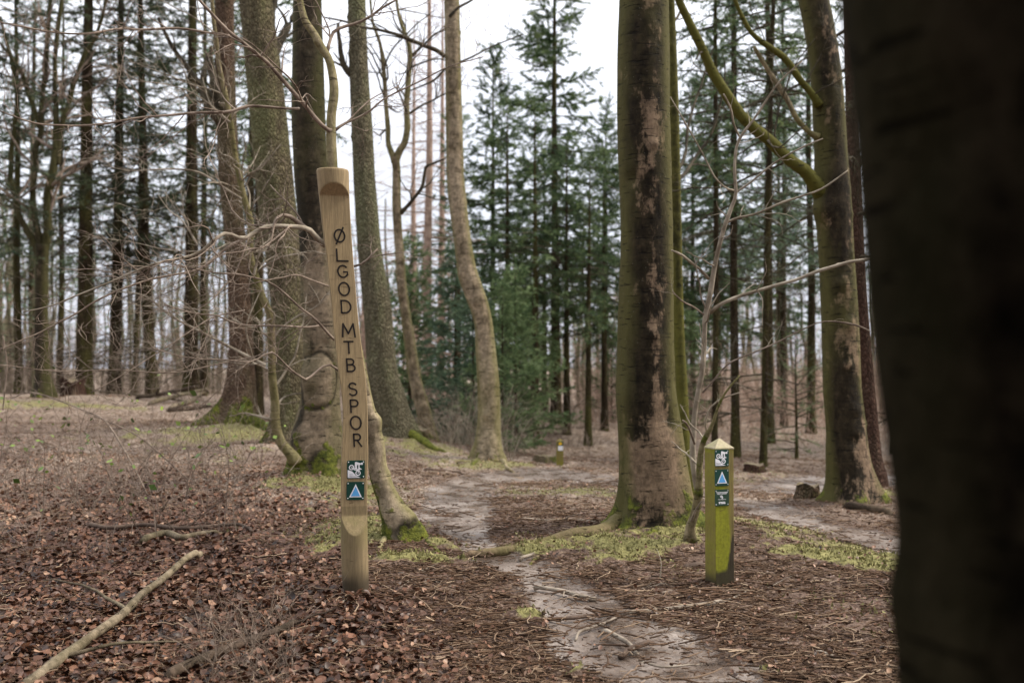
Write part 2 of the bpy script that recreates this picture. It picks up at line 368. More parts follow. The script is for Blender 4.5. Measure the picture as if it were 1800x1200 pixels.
# ------------------------------------------------------------------ trunks
def lobes(th, seed):
    r = np.random.default_rng(seed); out = 0 * th
    for k in range(r.integers(5, 7)):
        c = r.uniform(0, 2*math.pi); out = np.maximum(out, r.uniform(.6, 1) * np.exp(-((np.angle(np.exp(1j*(th-c)))) / 0.33) ** 2))
    return out
def trunk(parent, line, D, mat, seed=1, ds=0.03, k=64, flare=0.5, fh=0.22, top=12.0, lump=0.03, bumps=(), moss=0.5, moss_h=0.35, knots=0, pale_lo=0.0, pale_f=None, name='trunk', depth=None, rings=(), darks=()):
    """line: photo pixels (x, y, width) from base to top, standing at distance D"""
    rng = np.random.default_rng(seed)
    L = np.array(line, float); Dd = np.full(len(L), D) if depth is None else np.asarray(depth, float)
    c = P(L[:, 0], L[:, 1], Dd); r = L[:, 2] / F * Dd / 2
    base = c[0].copy(); zb = gz(base[0], base[1])
    pts = np.column_stack([c, r])
    d = nrm((c[-1] - c[-2])); d = nrm(d + np.array([0, 0, 0.6]))
    z = c[-1][2]; q = c[-1].copy(); rr = r[-1]
    ext = []
    while z < top:
        q = q + d * 1.2; z = q[2]; rr = rr * 0.93; d = nrm(d + rng.normal(size=3) * 0.02); ext.append([*q, max(rr, 0.02)])
    low = np.array([[base[0], base[1], zb - 0.35, r[0] * 1.05]])
    pts = np.vstack([low, pts] + ([np.array(ext)] if ext else []))
    p = resample(pts, ds=ds) if pts[-1][2] < 5 else None
    if p is None:
        nvis = 1 + len(L); a = resample(pts[:nvis], ds=ds)
        b = resample(pts[nvis-1:], ds=0.25)
        p = np.vstack([a, b[1:]])
    C = p[:, :3]; rad = p[:, 3]; h = C[:, 2] - zb
    t, u, v = frames(C); th = np.linspace(0, 2*math.pi, k, endpoint=False)
    # constant world angle frame: u ~ +x
    dirs = np.cos(th)[None, :, None] * u[:, None] + np.sin(th)[None, :, None] * v[:, None]
    wth = np.arctan2(dirs[..., 1], dirs[..., 0])
    S = C[:, None] + dirs * rad[:, None, None]
    lo = lobes(wth, seed)
    fl = flare * np.exp(-np.maximum(h, 0) / fh)[:, None] * (0.25 + lo) + 0.04 * np.exp(-np.maximum(h, 0) / 1.2)[:, None] * lo
    disp = lump * fbm(S * np.array([1, 1, 0.6]), 1.6 / max(rad.mean() * 4, .2), seed, 3) + lump * 0.35 * fbm(S, 9, seed + 5, 2)
    R_ = rad[:, None] * (1 + fl + disp)
    for bz, bth, bs, ba in bumps:
        dd = ((h[:, None] - bz) ** 2 + (np.angle(np.exp(1j * (wth - bth))) * rad[:, None]) ** 2) / bs ** 2
        R_ = R_ + ba * np.exp(-dd)
    crease = np.zeros_like(R_)
    for bz, bth, bs, wd, am in rings:
        dd = np.sqrt((h[:, None] - bz) ** 2 + (np.angle(np.exp(1j * (wth - bth))) * rad[:, None]) ** 2) + .03 * vnoise(S, 7, seed + 9)
        e = np.exp(-((dd - bs) / wd) ** 2); R_ = R_ - am * e; crease = np.maximum(crease, e)
    dk = np.zeros_like(R_)
    for bz, bth, sz_, st_ in darks:
        dk = np.maximum(dk, np.exp(-((h[:, None] - bz) / sz_) ** 2 - (np.angle(np.exp(1j * (wth - bth))) * rad[:, None] / st_ + .6 * vnoise(S, 5, seed + 8)) ** 2))
    dk = np.maximum(dk, crease * .8)
    for _ in range(knots):
        bz, bth = rng.uniform(0.5, 7), rng.uniform(-math.pi, 0.0); s_ = rng.uniform(0.025, 0.05)
        dd = ((h[:, None] - bz) ** 2 + (np.angle(np.exp(1j * (wth - bth))) * rad[:, None]) ** 2) / s_ ** 2
        R_ = R_ + s_ * 0.45 * np.exp(-dd) * np.sign(rng.uniform(-.3, 1))
    V = C[:, None] + dirs * R_[..., None]
    mb = MB(); n = len(C)
    ms = (moss + 0.45) * np.exp(-(np.maximum(h, 0) / moss_h) ** 1.3)[:, None] * (0.45 + 0.6 * lo + 0.25 * vnoise(V, 3, seed)) if moss else np.zeros_like(R_)
    gr = np.abs(np.cos(wth)) ** 3 * 0.9 - .15 + 0 * R_  # algae green on both flanks, doubling as side light painted into the bark
    pl = (pale_f(h[:, None], wth) if pale_f else 0) + np.zeros_like(R_)
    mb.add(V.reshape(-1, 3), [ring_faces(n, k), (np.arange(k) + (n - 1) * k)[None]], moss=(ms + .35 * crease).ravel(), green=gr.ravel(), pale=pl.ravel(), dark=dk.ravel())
    o = mb.build(name, mat, parent)
    return C, rad
def limb(parent, line, D, mat, name='limb', D1=None, k=12, lump=0.06, seed=3, r1=None, moss=0.0):
    L = np.array(line, float); Dd = np.linspace(D, D1 if D1 else D, len(L))
    pts = np.column_stack([P(L[:, 0], L[:, 1], Dd), L[:, 2] / F * Dd / 2]); p = resample(pts, ds=0.05)
    rng = np.random.default_rng(seed)
    wob = np.stack([vnoise(p[:, :3], 3.1, seed + i) for i in range(3)], -1) * (p[:, 3:4] * 0.6)
    wob *= smooth(0, 4, np.arange(len(p)))[:, None]
    p[:, :3] += wob
    mb = MB(); tube(mb, p[:, :3], p[:, 3], k, lump, seed, moss=moss, green=0.4, pale=0.0)
    mb.build(name, mat, parent); return p
def base_of(px, py, D):
    b = P(px, py, D); return (float(b[0]), float(b[1]), float(gz(b[0], b[1])))
def twigs_on(parent, rng, Pm, Rm, mat, name='twig_cluster', d1=2.2, l1=0.7, d2=3.5, l2=0.25, d3=0, l3=.1, flat=0.3, up=0.1, wander=0.16, rmin=0.0016, include=False):
    mb = MB()
    if include: tubes(mb, Pm, Rm, 6)
    P1, R1 = spawn(rng, Pm, Rm, d1, l1, (30, 70), up, 9, wander, 0.08, 0.5, flat, rmin=rmin); tubes(mb, P1, R1, 5)
    P2, R2 = spawn(rng, P1, R1, d2, l2, (30, 65), up, 6, wander, 0.1, 0.6, flat, rmin=rmin); tubes(mb, P2, R2, 4)
    if d3:
        P3, R3 = spawn(rng, P2, R2, d3, l3, (30, 60), up, 4, wander, 0.1, 0.7, flat, rmin=rmin); tubes(mb, P3, R3, 3)
    return mb.build(name, mat, parent)
def bare_crown(parent, rng, C, rad, h0, h1, mat, nl=7, length=3.0, name='crown'):
    """bare limbs and twigs high on a trunk"""
    m = (C[:, 2] > h0) & (C[:, 2] < h1)
    if m.sum() < 4: return
    p = resample(np.column_stack([C[m], rad[m]]), n=16)
    L = np.linalg.norm(p[-1, :3] - p[0, :3])
    P1, R1 = spawn(rng, p[None, :, :3], p[None, :, 3], nl / max(L, .1), length, (35, 65), 1.6, 14, 0.13, 0.02, 0.42, 0, taper=0.3)
    mb = MB(); tubes(mb, P1, R1, 7)
    P2, R2 = spawn(rng, P1, R1, 1.8, length * 0.42, (30, 60), 0.6, 10, 0.15, 0.12, 0.5); tubes(mb, P2, R2, 5)
    P3, R3 = spawn(rng, P2, R2, 2.4, length * 0.16, (30, 60), 0.3, 6, 0.15, 0.1, 0.55, rmin=0.002); tubes(mb, P3, R3, 3)
    return mb.build(name, mat, parent)
def root(parent, pix, r0, r1, mat, seed=1, sink=0.35, moss=0.3, name='root'):
    g = np.array([G(a, b) for a, b in pix]); g = resample(g, ds=0.03)
    rr = np.linspace(r0, r1, len(g)) * (1 + 0.15 * vnoise(g, 5, seed)); g[:, 2] = gz(g[:, 0], g[:, 1]) + rr * (1 - 2 * sink) + 0.01 * vnoise(g, 4, seed + 1)
    g[-3:, 2] -= np.array([.25, .6, 1.2]) * r0
    mb = MB(); tube(mb, g, rr, 14, 0.12, seed, moss=moss, green=0.3, pale=0.3)
    return mb.build(name, mat, parent)

# ------------------------------------------------------------------ where trees stand (mounds round their feet come before the ground mesh)
TB = {k: base_of(*v) for k, v in dict(big=(1155, 925, 7.5), burl=(560, 832, 9.9), lean=(708, 955, 6.7), s1=(415, 745, 14.5), s2=(505, 785, 12.5),
      right=(1497, 880, 10.0), wavy=(860, 812, 13.0), fir=(697, 765, 14.0), fork=(756, 778, 15.0), redr=(1537, 842, 12.6), back=(1203, 835, 10.6), sap=(1212, 945, 6.9)).items()}
for k, h, s in (('big', .07, .75), ('burl', .06, .8), ('lean', .04, .4), ('s1', .12, 1.2), ('s2', .08, .8), ('right', .06, .7), ('wavy', .06, .7), ('fir', .08, .8)):
    _MOUNDS.append((TB[k][0], TB[k][1], h, s))
_MOUNDS += [(*P(626, 1045, 5.25)[:2], .018, .14), (*P(1265, 1030, 5.84)[:2], .012, .15)]
for k in TB: TB[k] = (TB[k][0], TB[k][1], float(gz(TB[k][0], TB[k][1])))

# ------------------------------------------------------------------ ground masks (world coordinates)
def gl(pix): return np.array([G(a, b)[:2] for a, b in pix])
PATHS = [(gl([(1330, 1260), (1180, 1185), (1080, 1110), (1000, 1050), (935, 1005), (862, 970), (815, 935), (795, 895), (800, 862), (870, 840), (965, 833)]),
          [.34, .34, .33, .30, .26, .22, .26, .36, .42, .45, .5]),
         (gl([(940, 830), (1010, 840), (1085, 846), (1200, 862), (1330, 886), (1420, 915), (1520, 938), (1640, 975)]), [.5, .5, .5, .5, .45, .36, .36, .4]),
         (gl([(1385, 858), (1440, 848), (1520, 840), (1600, 838)]), [.5, .6, .7, .7])]
MOSS = [(1095, 962, .42, .30, 1), (1010, 960, .40, .12, .8), (905, 968, .35, .10, 1), (1180, 945, .35, .25, .8), (650, 935, .28, .55, .9), (725, 980, .26, .16, 1), (560, 848, .65, .32, 1),
        (1500, 985, .60, .30, .95), (1400, 950, .45, .25, .7), (1330, 925, .5, .35, .7), (430, 760, 1.3, .5, .9), (350, 775, .7, .4, .6), (90, 712, 1.2, .8, .8), (740, 865, .35, .3, .5),
        (410, 800, .5, .4, .5), (985, 868, .6, .35, .6), (1545, 868, .5, .6, .8), (640, 888, .4, .4, .6), (210, 700, 1.6, .6, .4), (1390, 840, 1.0, .9, .5), (860, 818, .8, .4, .7), (1560, 1080, .35, .5, .35),
        (540, 935, .4, .2, .5), (1320, 845, 1, .6, .4), (720, 785, .9, .5, .7), (1180, 1000, .2, .2, .25), (1340, 1180, .1, .05, .6), (1020, 1185, .06, .04, 1), (930, 1083, .09, .05, .9)]
_mc = np.array([[*G(a, b)[:2], c, d, e] for a, b, c, d, e in MOSS])
def masks(x, y):
    x = np.asarray(x, float); y = np.asarray(y, float); p = np.stack([x, y, 0 * x], -1)
    best = np.full(x.shape, 9.0)
    for pl, wd in PATHS:
        for i in range(len(pl) - 1):
            a, b = pl[i], pl[i+1]; ab = b - a; t = np.clip(((x - a[0]) * ab[0] + (y - a[1]) * ab[1]) / (ab @ ab), 0, 1)
            d = np.hypot(x - a[0] - t * ab[0], y - a[1] - t * ab[1]); best = np.minimum(best, d / (wd[i] + (wd[i+1] - wd[i]) * t))
    nz = 0.30 * vnoise(p, 1.9, 11) + 0.22 * vnoise(p, 6, 12) + 0.12 * vnoise(p, 17, 13)
    path = smooth(1.15, 0.55, best + nz * 0.9)
    moss = np.zeros(x.shape)
    for cx, cy, rx, ry, s in _mc:
        moss = np.maximum(moss, s * smooth(1.9, 0.3, np.hypot((x - cx) / rx, (y - cy) / ry) + 0.6 * vnoise(p, 2.5, 21) + 0.55 * vnoise(p, 8, 22) + .3 * vnoise(p, 23, 23)))
    moss = moss * (1 - path * 0.8)
    xb = -0.40 - 0.30 * (y - 4)
    leafy = smooth(0.55, -0.45, x - xb + 0.35 * vnoise(p, 1.2, 31)) * smooth(12.5, 7.5, y + 0.3 * x)
    pale = smooth(7.2, 10, y - 0.25 * x + 1.3 * vnoise(p, 0.6, 41)) * smooth(9, 3, np.abs(x + 1)) * (.75 + .5 * vnoise(p, 1.4, 42)) 
    pale = np.maximum(pale, smooth(14, 20, y) * .9)
    return path, moss, leafy, pale

# ------------------------------------------------------------------ ground
def ground():
    ang = np.concatenate([np.arange(-180, -36, 4.0), np.arange(-36, 36, 0.16), np.arange(36, 180, 4.0)]); ang = np.radians(ang)
    rr = np.concatenate([[0.25, .6, 1.0, 1.3], np.geomspace(1.5, 60, 470), np.geomspace(62, 320, 30)])
    A, RR = np.meshgrid(ang, rr); x = RR * np.sin(A); y = RR * np.cos(A)
    z = gz(x, y); path, moss, leafy, pale = masks(x, y)
    p = np.stack([x, y, z], -1)
    near = smooth(40, 8, RR)
    z = z - 0.025 * path * near + near * (1 - path) * (0.012 * fbm(p, 7, 51, 2) + 0.006 * vnoise(p, 28, 52)) + moss * near * 0.028 * (1 + vnoise(p, 14, 53)) + path * 0.004 * vnoise(p, 9, 54)
    k = len(ang); n = len(rr); f = ring_faces(n, k)
    V = np.stack([x, y, z], -1).reshape(-1, 3); pf = path.ravel()[f].mean(1)
    at = dict(path=path.ravel(), moss=moss.ravel(), leafy=leafy.ravel(), pale=pale.ravel())
    s = NT('forest_soil', 0.9, 0.3); g = s.tc.outputs['Object']
    n1 = s.noise(22, 7, rough=0.75); n2 = s.noise(3.0, 5); n3 = s.noise(85, 4, rough=0.7); vc = s.vor(38, out='Color'); vc2 = s.vor(75, s.map((1, .5, 1)), out='Color')
    sep = s.n('ShaderNodeSeparateColor'); s.l(vc, sep.inputs[0]); sep2 = s.n('ShaderNodeSeparateColor'); s.l(vc2, sep2.inputs[0])
    base = s.ramp(n1, (0.30, (0.022, 0.012, 0.007)), (0.5, (0.075, 0.040, 0.024)), (0.72, (0.17, 0.10, 0.062)))
    chips = s.ramp(sep2.outputs[0], (0.0, (0.05, 0.03, 0.024)), (0.5, (0.14, 0.088, 0.065)), (1.0, (0.32, 0.235, 0.185)))
    base = s.mix(0.5, base, chips)
    leafc = s.ramp(sep.outputs[0], (0.0, (0.03, 0.015, 0.011)), (0.5, (0.10, 0.046, 0.033)), (1.0, (0.19, 0.095, 0.068)))
    base = s.mix(s.math('MULTIPLY', s.attr('leafy'), 0.75), base, leafc)
    palec = s.ramp(sep2.outputs[1], (0.0, (0.14, 0.10, 0.072)), (0.5, (0.34, 0.26, 0.20)), (1.0, (0.58, 0.48, 0.39)))
    base = s.mix(s.math('MULTIPLY', s.attr('pale'), s.ramp(n2, (0.3, 0.45), (0.65, 0.95))), base, palec)
    base = s.mix(0.5, base, s.ramp(n2, (0.3, 0.5), (0.6, 1.0)), 'MULTIPLY')
    mud = s.ramp(s.math('ADD', s.math('MULTIPLY', n2, .75), s.math('MULTIPLY', n1, .25)), (0.38, (0.07, 0.048, 0.034)), (0.49, (0.18, 0.14, 0.115)), (0.62, (0.31, 0.265, 0.235)))
    mud = s.mix(s.ramp(n3, (0.38, 0.6), (0.55, 0.0)), mud, (0.10, 0.075, 0.062))
    pm = s.ramp(s.math('ADD', s.math('ADD', s.attr('path'), s.math('MULTIPLY', s.math('SUBTRACT', n2, 0.5), 0.9)), s.math('MULTIPLY', s.math('SUBTRACT', n1, 0.5), 1.5)), (0.38, 0), (0.70, 1))
    c = s.mix(pm, base, mud)
    mossc = s.ramp(s.noise(30, 6, rough=0.7), (0.3, (0.07, 0.065, 0.022)), (0.5, (0.19, 0.175, 0.06)), (0.7, (0.36, 0.33, 0.14)))
    mm = s.ramp(s.math('ADD', s.attr('moss'), s.math('MULTIPLY', s.math('SUBTRACT', s.noise(11, 6, rough=0.7), 0.5), 1.5)), (0.45, 0), (0.68, 0.95))
    c = s.mix(mm, c, mossc)
    s.l(s.mix(pm, .9, s.ramp(n2, (.4, .22), (.62, .5))), s.b.inputs['Roughness'])
    s.bump(s.math('MULTIPLY', s.math('SUBTRACT', 1.0, s.math('MULTIPLY', pm, .75)), s.math('ADD', s.math('ADD', n1, s.math('MULTIPLY', n3, 0.4)), s.math('MULTIPLY', sep2.outputs[2], 0.3))), 0.9, 0.02)
    s.col(c)
    a = MB(); a.add(V, f[pf <= 0.5], **at); b = MB()
    a.build('forest_floor', s.m)['kind'] = 'structure'
    used = f[pf > 0.5]; ids, inv = np.unique(used, return_inverse=True)
    b.add(V[ids], inv.reshape(-1, 4), **{q: w_[ids] for q, w_ in at.items()})
    b.build('mud_path', s.m)['kind'] = 'structure'
ground()

def polar(rng, n, r0, r1, a0=-30, a1=30):
    r = np.exp(rng.uniform(math.log(r0), math.log(r1), n)); a = np.radians(rng.uniform(a0, a1, n)); return r * np.sin(a), r * np.cos(a)
def scatter_leaves(rng, x, y, size, tint, mb, lift=0.012, flat=0.7):
    N = len(x); z = gz(x, y) + mossup(x, y, masks(x, y)[1]) + rng.uniform(0.0, 1, N) * lift + 0.004
    yaw = rng.uniform(0, 2*math.pi, N); q = rng.normal(size=(N, 3)) * flat; q[:, 2] = 1; nz = nrm(q)
    a = np.stack([np.cos(yaw), np.sin(yaw), 0 * yaw], -1); a = nrm(a - nz * (a * nz).sum(1, keepdims=True)); b = np.cross(nz, a)
    L = size[:, None]; Wd = L * rng.uniform(0.26, 0.42, (N, 1)); curl = rng.uniform(-0.25, 0.5, (N, 1)); fold = rng.uniform(-0.1, 0.45, (N, 1))
    c = np.stack([x, y, z], -1); vs_ = []
    for s_, w_ in ((-0.5, 0), (-0.22, .8), (0.1, 1), (0.36, .62), (0.55, 0)):
        m = c + a * L * s_ + nz * L * curl * (s_ * s_ * 1.6)
        if w_ == 0: vs_.append(m)
        else:
            vs_ += [m + b * Wd * w_ + nz * Wd * fold * w_ * rng.uniform(.6, 1.5, (N, 1)), m, m - b * Wd * w_ + nz * Wd * fold * w_ * rng.uniform(.6, 1.5, (N, 1))]
    V = np.stack(vs_, 1)
    q4 = np.array([[1, 4, 5, 2], [2, 5, 6, 3], [4, 7, 8, 5], [5, 8, 9, 6]]); t3 = np.array([[0, 1, 2], [0, 2, 3], [10, 8, 7], [10, 9, 8]])
    off = (np.arange(N) * 11)[:, None, None]
    mb.add(V.reshape(-1, 3), [(q4[None] + off).reshape(-1, 4), (t3[None] + off).reshape(-1, 3)], tint=np.repeat(np.clip(tint, 0, 1), 11))
def mossup(x, y, moss): return moss * .028 * (1 + vnoise(np.stack([x, y, gz(x, y)], -1), 14, 53)) * smooth(40, 8, np.hypot(x, y))
def litter():
    rng = np.random.default_rng(5); 
    x, y = polar(rng, 125000, 2.6, 26); path, moss, leafy, pale = masks(x, y)
    pr = (0.16 + 0.84 * leafy + 0.40 * pale) * (1 - 0.94 * path) * (1 - 0.45 * moss); k = rng.random(len(x)) < pr
    x, y, leafy, pale = x[k], y[k], leafy[k], pale[k]
    mb = MB(); scatter_leaves(rng, x, y, rng.uniform(0.016, 0.052, len(x)) * (.6 + .4 * leafy), 0.40 + 0.24 * rng.normal(size=len(x)) + 0.38 * pale + (1 - leafy) * 0.12, mb, 0.022)
    o = mb.build('leaf_litter', M['leaf']); tag(o, 'copper brown fallen beech leaves covering the forest floor', 'fallen leaves', kind='stuff')
    # chips, needles, twig ends
    x, y = polar(rng, 200000, 2.6, 24); path, moss, leafy, pale = masks(x, y)
    k = rng.random(len(x)) < (1 - 0.80 * path) * (1 - 0.7 * moss) * (1 - 0.6 * leafy); x, y, pale = x[k], y[k], pale[k]
    N = len(x); L = rng.choice([1.0] * 14 + [3.0, 5.0], N) * rng.uniform(0.005, 0.018, N); yaw = np.where(rng.random(N) < .6, rng.normal(0, .5, N), rng.uniform(0, math.pi, N))
    d = np.stack([np.cos(yaw), np.sin(yaw), rng.normal(0, .12, N)], -1); s_ = np.stack([-np.sin(yaw), np.cos(yaw), 0 * yaw], -1)
    c = np.stack([x, y, gz(x, y) + rng.uniform(0.003, 0.018, N)], -1); bend = rng.normal(0, .12, (N, 1))
    Pm = np.stack([c - d * L[:, None], c - d * L[:, None] * .3 + s_ * L[:, None] * bend, c + d * L[:, None] * .4 + s_ * L[:, None] * bend, c + d * L[:, None]], 1)
    Rm = np.repeat((np.clip(L * rng.uniform(.06, .28, N), 0.0012, 0.0045))[:, None], 4, 1) * np.array([1, 1, .9, .6])
    x2, y2 = polar(rng, 2600, 3.0, 18); pt = masks(x2, y2)[0]; kk = rng.random(len(x2)) < 1 - .75 * pt; x2, y2 = x2[kk], y2[kk]; N2 = len(x2)
    a2 = rng.uniform(0, 2*math.pi, N2); L2 = rng.uniform(.06, .34, N2); q2 = [np.stack([x2, y2], -1)]
    for _ in range(9):
        a2 = a2 + rng.normal(0, .22, N2); q2.append(q2[-1] + np.stack([np.cos(a2), np.sin(a2)], -1) * (L2 / 9)[:, None])
    q2 = np.stack(q2, 1); r2 = rng.uniform(.0014, .0042, N2)[:, None] * np.linspace(1, .4, 10)[None]; T2 = np.concatenate([q2, (gz(q2[..., 0], q2[..., 1]) + .010 + r2 + rng.uniform(0, .014, (N2, 1)) + .004 * rng.normal(size=r2.shape))[..., None]], -1)
    F2, S2 = spawn(rng, T2, r2, 5, .12, (30, 60), 0, 10, .12, .2, .7, .95, .3)
    mb = MB(); t2 = np.clip(.6 + .22 * rng.normal(size=N2), 0, 1); tubes(mb, T2, r2, 4, tint=t2); tubes(mb, F2, S2, 3, tint=np.full(len(F2), .6))
    tubes(mb, Pm, Rm, 3, tint=np.clip(0.36 + 0.22 * rng.normal(size=N) + pale * .3, 0, 1))
    o = mb.build('twig_litter', M['litter']); tag(o, 'fine dead twigs, needles and bark chips strewn over the ground', 'litter', kind='stuff')
    # moss tufts
    x, y = polar(rng, 260000, 3.5, 18); _, moss, _, _ = masks(x, y); k = rng.random(len(x)) < moss ** 2.2; x, y = x[k], y[k]; up = mossup(x, y, moss[k])
    N = len(x); c = np.stack([x, y, gz(x, y) + up + 0.004 + 0.008 * rng.random(N)], -1); yaw = rng.uniform(0, 6.3, N)
    h = rng.uniform(0.006, 0.02, N)[:, None]; s_ = np.stack([np.cos(yaw), np.sin(yaw), 0 * yaw], -1) * rng.uniform(.004, .010, (N, 1)); tip = c + np.array([0, 0, 1]) * h + rng.normal(size=(N, 3)) * 0.007
    V = np.stack([c - s_, c + s_, tip], 1).reshape(-1, 3); mb = MB(); mb.add(V, np.arange(3 * N).reshape(-1, 3), tint=np.repeat(np.clip(.5 + .25 * rng.normal(size=N), 0, 1), 3))
    o = mb.build('moss', M['moss'], smooth_=False); tag(o, 'yellow green moss cushions on the ground around the tree feet', 'moss', kind='stuff')
litter()

# ------------------------------------------------------------------ main trees
PI = math.pi
def rngof(n): return np.random.default_rng(n)

# big dark beech beside the path
t = thing('beech_tree', 'thick dark beech with scraped tan patches, just left of the short post', 'tree', TB['big'])
C, rad = trunk(t, [(1155, 925, 122), (1154, 900, 118), (1151, 850, 118), (1147, 800, 114), (1142, 750, 110), (1136, 690, 104), (1135, 600, 98), (1136, 500, 94), (1137, 400, 91), (1134, 300, 92), (1131, 200, 92), (1131, 100, 91), (1132, 0, 86)],
    7.5, M['beech_big'], 11, 0.018, 128, 0.60, 0.13, 13, 0.018, [(2.55, -2.2, .06, -.02), (1.4, -1.4, .05, .018), (.75, -1.0, .1, -.03), (.95, -2.4, .12, .012)], 0.5, 0.28, 5,
    pale_f=lambda h, a: np.clip(0.40 * np.exp(-((h - .45) / .32) ** 2) * (0.6 + .6 * np.cos(a + 1.0)) + 0.16 * np.exp(-((a + 1.35) / .35) ** 2), 0, 1) - 0.04)
bare_crown(t, rngof(1), C, rad, 6.5, 12.5, M['twig_dark'], 9, 3.2)
root(t, [(1120, 905), (1085, 922), (1050, 938), (1010, 945), (960, 954), (900, 968), (850, 972), (800, 972)], .085, .020, M['beech_big'], 1, 0.40, 0.22)
root(t, [(1095, 930), (1060, 950), (1010, 958), (960, 972), (930, 985)], .035, .012, M['beech_big'], 2, 0.6, 0.5)
root(t, [(1170, 925), (1140, 940), (1125, 952), (1100, 957)], .06, .02, M['beech_big'], 3, 0.7, 0.7)
root(t, [(1215, 905), (1236, 915), (1250, 930), (1262, 945)], .06, .03, M['beech_big'], 4, 0.55, 0.6)

# burled beech with the curved shoot
t = thing('beech_tree', 'dark beech with a swollen burl at its foot, behind the tall carved post', 'tree', TB['burl'])
C, rad = trunk(t, [(560, 832, 88), (559, 800, 84), (560, 750, 76), (563, 700, 66), (565, 650, 64), (565, 600, 62), (562, 550, 60), (558, 500, 58), (553, 400, 57), (547, 300, 59), (542, 200, 58), (541, 100, 54), (540, 0, 50)],
    9.9, M['beech_dark'], 22, 0.022, 96, 0.40, 0.20, 13, 0.03, [(.95, -1.75, .15, .085), (.72, -1.5, .14, .05), (1.05, -1.3, .06, .03), (1.28, -1.2, .04, -.03), (1.75, -1.8, .07, .015), (1.75, -1.3, .06, .012), (.35, -2.3, .15, .05)], 0.75, 0.45, 3,
    rings=[(.93, -1.7, .26, .03, .018)], darks=[(.55, -2.35, .5, .05), (.15, -1.3, .15, .2), (2.5, -2.2, .5, .12)],
    pale_f=lambda h, a: 0.5 * smooth(2.6, 1.6, h) + 0.12 * smooth(3.2, 2.2, h) * np.cos(a))
bare_crown(t, rngof(2), C, rad, 5.5, 12.5, M['twig_dark'], 8, 3.0)
sh = limb(t, [(520, 812, 26), (511, 795, 20), (497, 780, 18), (487, 757, 17), (481, 723, 16), (478, 687, 15), (477, 640, 14), (477, 563, 13), (461, 517, 13), (450, 483, 12), (440, 443, 12), (441, 393, 11), (430, 350, 11), (420, 300, 10), (410, 240, 9), (397, 167, 9), (383, 107, 8), (377, 50, 7), (373, 0, 6), (366, -60, 5)], 9.6, M['beech_tan'], 'shoot', 9.0, 10)
rr_ = rngof(3)
bb = [one(P(*np.array(l).T, np.full(len(l), d)), a, b) for l, d, a, b in [
    ([(467, 642), (420, 618), (353, 583), (320, 566), (293, 550), (270, 530), (247, 517), (200, 512)], 9.2, .019, .005),
    ([(447, 483), (453, 455), (462, 430), (455, 395), (448, 375)], 9.2, .012, .004), ([(425, 350), (383, 323), (350, 303), (300, 297), (230, 300), (180, 290)], 9.0, .012, .003),
    ([(347, 430), (320, 387), (300, 372), (283, 350), (278, 340)], 9, .01, .003), ([(472, 635), (440, 640), (380, 632), (320, 615), (250, 600)], 9.3, .008, .003),
    ([(405, 215), (350, 170), (300, 150), (240, 140), (200, 110)], 9.0, .008, .003), ([(390, 165), (370, 157), (340, 150), (290, 130), (240, 112)], 9, .007, .003), ([(380, 60), (340, 30), (300, 10), (250, -20)], 9, .007, .002),
    ([(440, 443), (420, 425), (370, 440), (300, 440), (230, 425), (150, 415)], 9, .008, .002), ([(477, 560), (440, 575), (390, 550), (330, 540), (290, 520)], 9.1, .008, .003)]]
Pm = np.vstack([b[0] for b in bb]); Rm = np.vstack([b[1] for b in bb])
twigs_on(t, rr_, np.vstack([Pm, resample(sh[:, :3], n=24)[None]]), np.vstack([Rm, np.linspace(.03, .01, 24)[None]]), M['twig_pale'], 'twig_cluster', 7.0, 0.95, 8.0, 0.36, 8, .14, 0.5, 0.05, .2, .0019, True)

# leaning thin beech directly behind the tall post
t = thing('beech_tree', 'thin leaning beech whose mossy knobbly foot stands right of the tall carved post', 'tree', TB['lean'])
C, rad = trunk(t, [(708, 952, 62), (702, 925, 54), (693, 900, 44), (682, 875, 38), (670, 845, 35), (663, 815, 33), (660, 785, 32), (653, 755, 30), (644, 715, 27), (634, 660, 25), (618, 580, 23), (604, 500, 21), (594, 400, 20), (586, 320, 19), (583, 270, 18), (582, 233, 17), (583, 200, 16), (587, 165, 16), (585, 135, 15), (578, 105, 14), (566, 85, 14), (552, 60, 13), (537, 38, 13), (530, 15, 12), (527, 0, 12)],
    6.7, M['beech_tan'], 33, 0.014, 56, 0.55, 0.08, 8.5, 0.05, [(.78, -.3, .05, .03), (.2, -1.9, .06, .02), (.12, -.5, .07, .045), (.42, .2, .03, .01), (.07, -1.2, .06, -.02)], 01.5, 0.36, 2, depth=[6.7] * 12 + [6.6] * 13, darks=[(.05, -1.2, .09, .16), (.08, -.5, .05, .05)], pale_f=lambda h, a: 0.12 + 0 * h)
root(t, [(735, 935), (752, 955), (765, 965), (778, 978)], .035, .015, M['beech_tan'], 5, 0.3, .6)
root(t, [(685, 940), (668, 962), (660, 972)], .035, .012, M['beech_tan'], 6, 0.3, .3)
root(t, [(672, 930), (655, 950), (645, 960)], .03, .012, M['beech_tan'], 7, 0.3, .3)
lm = []
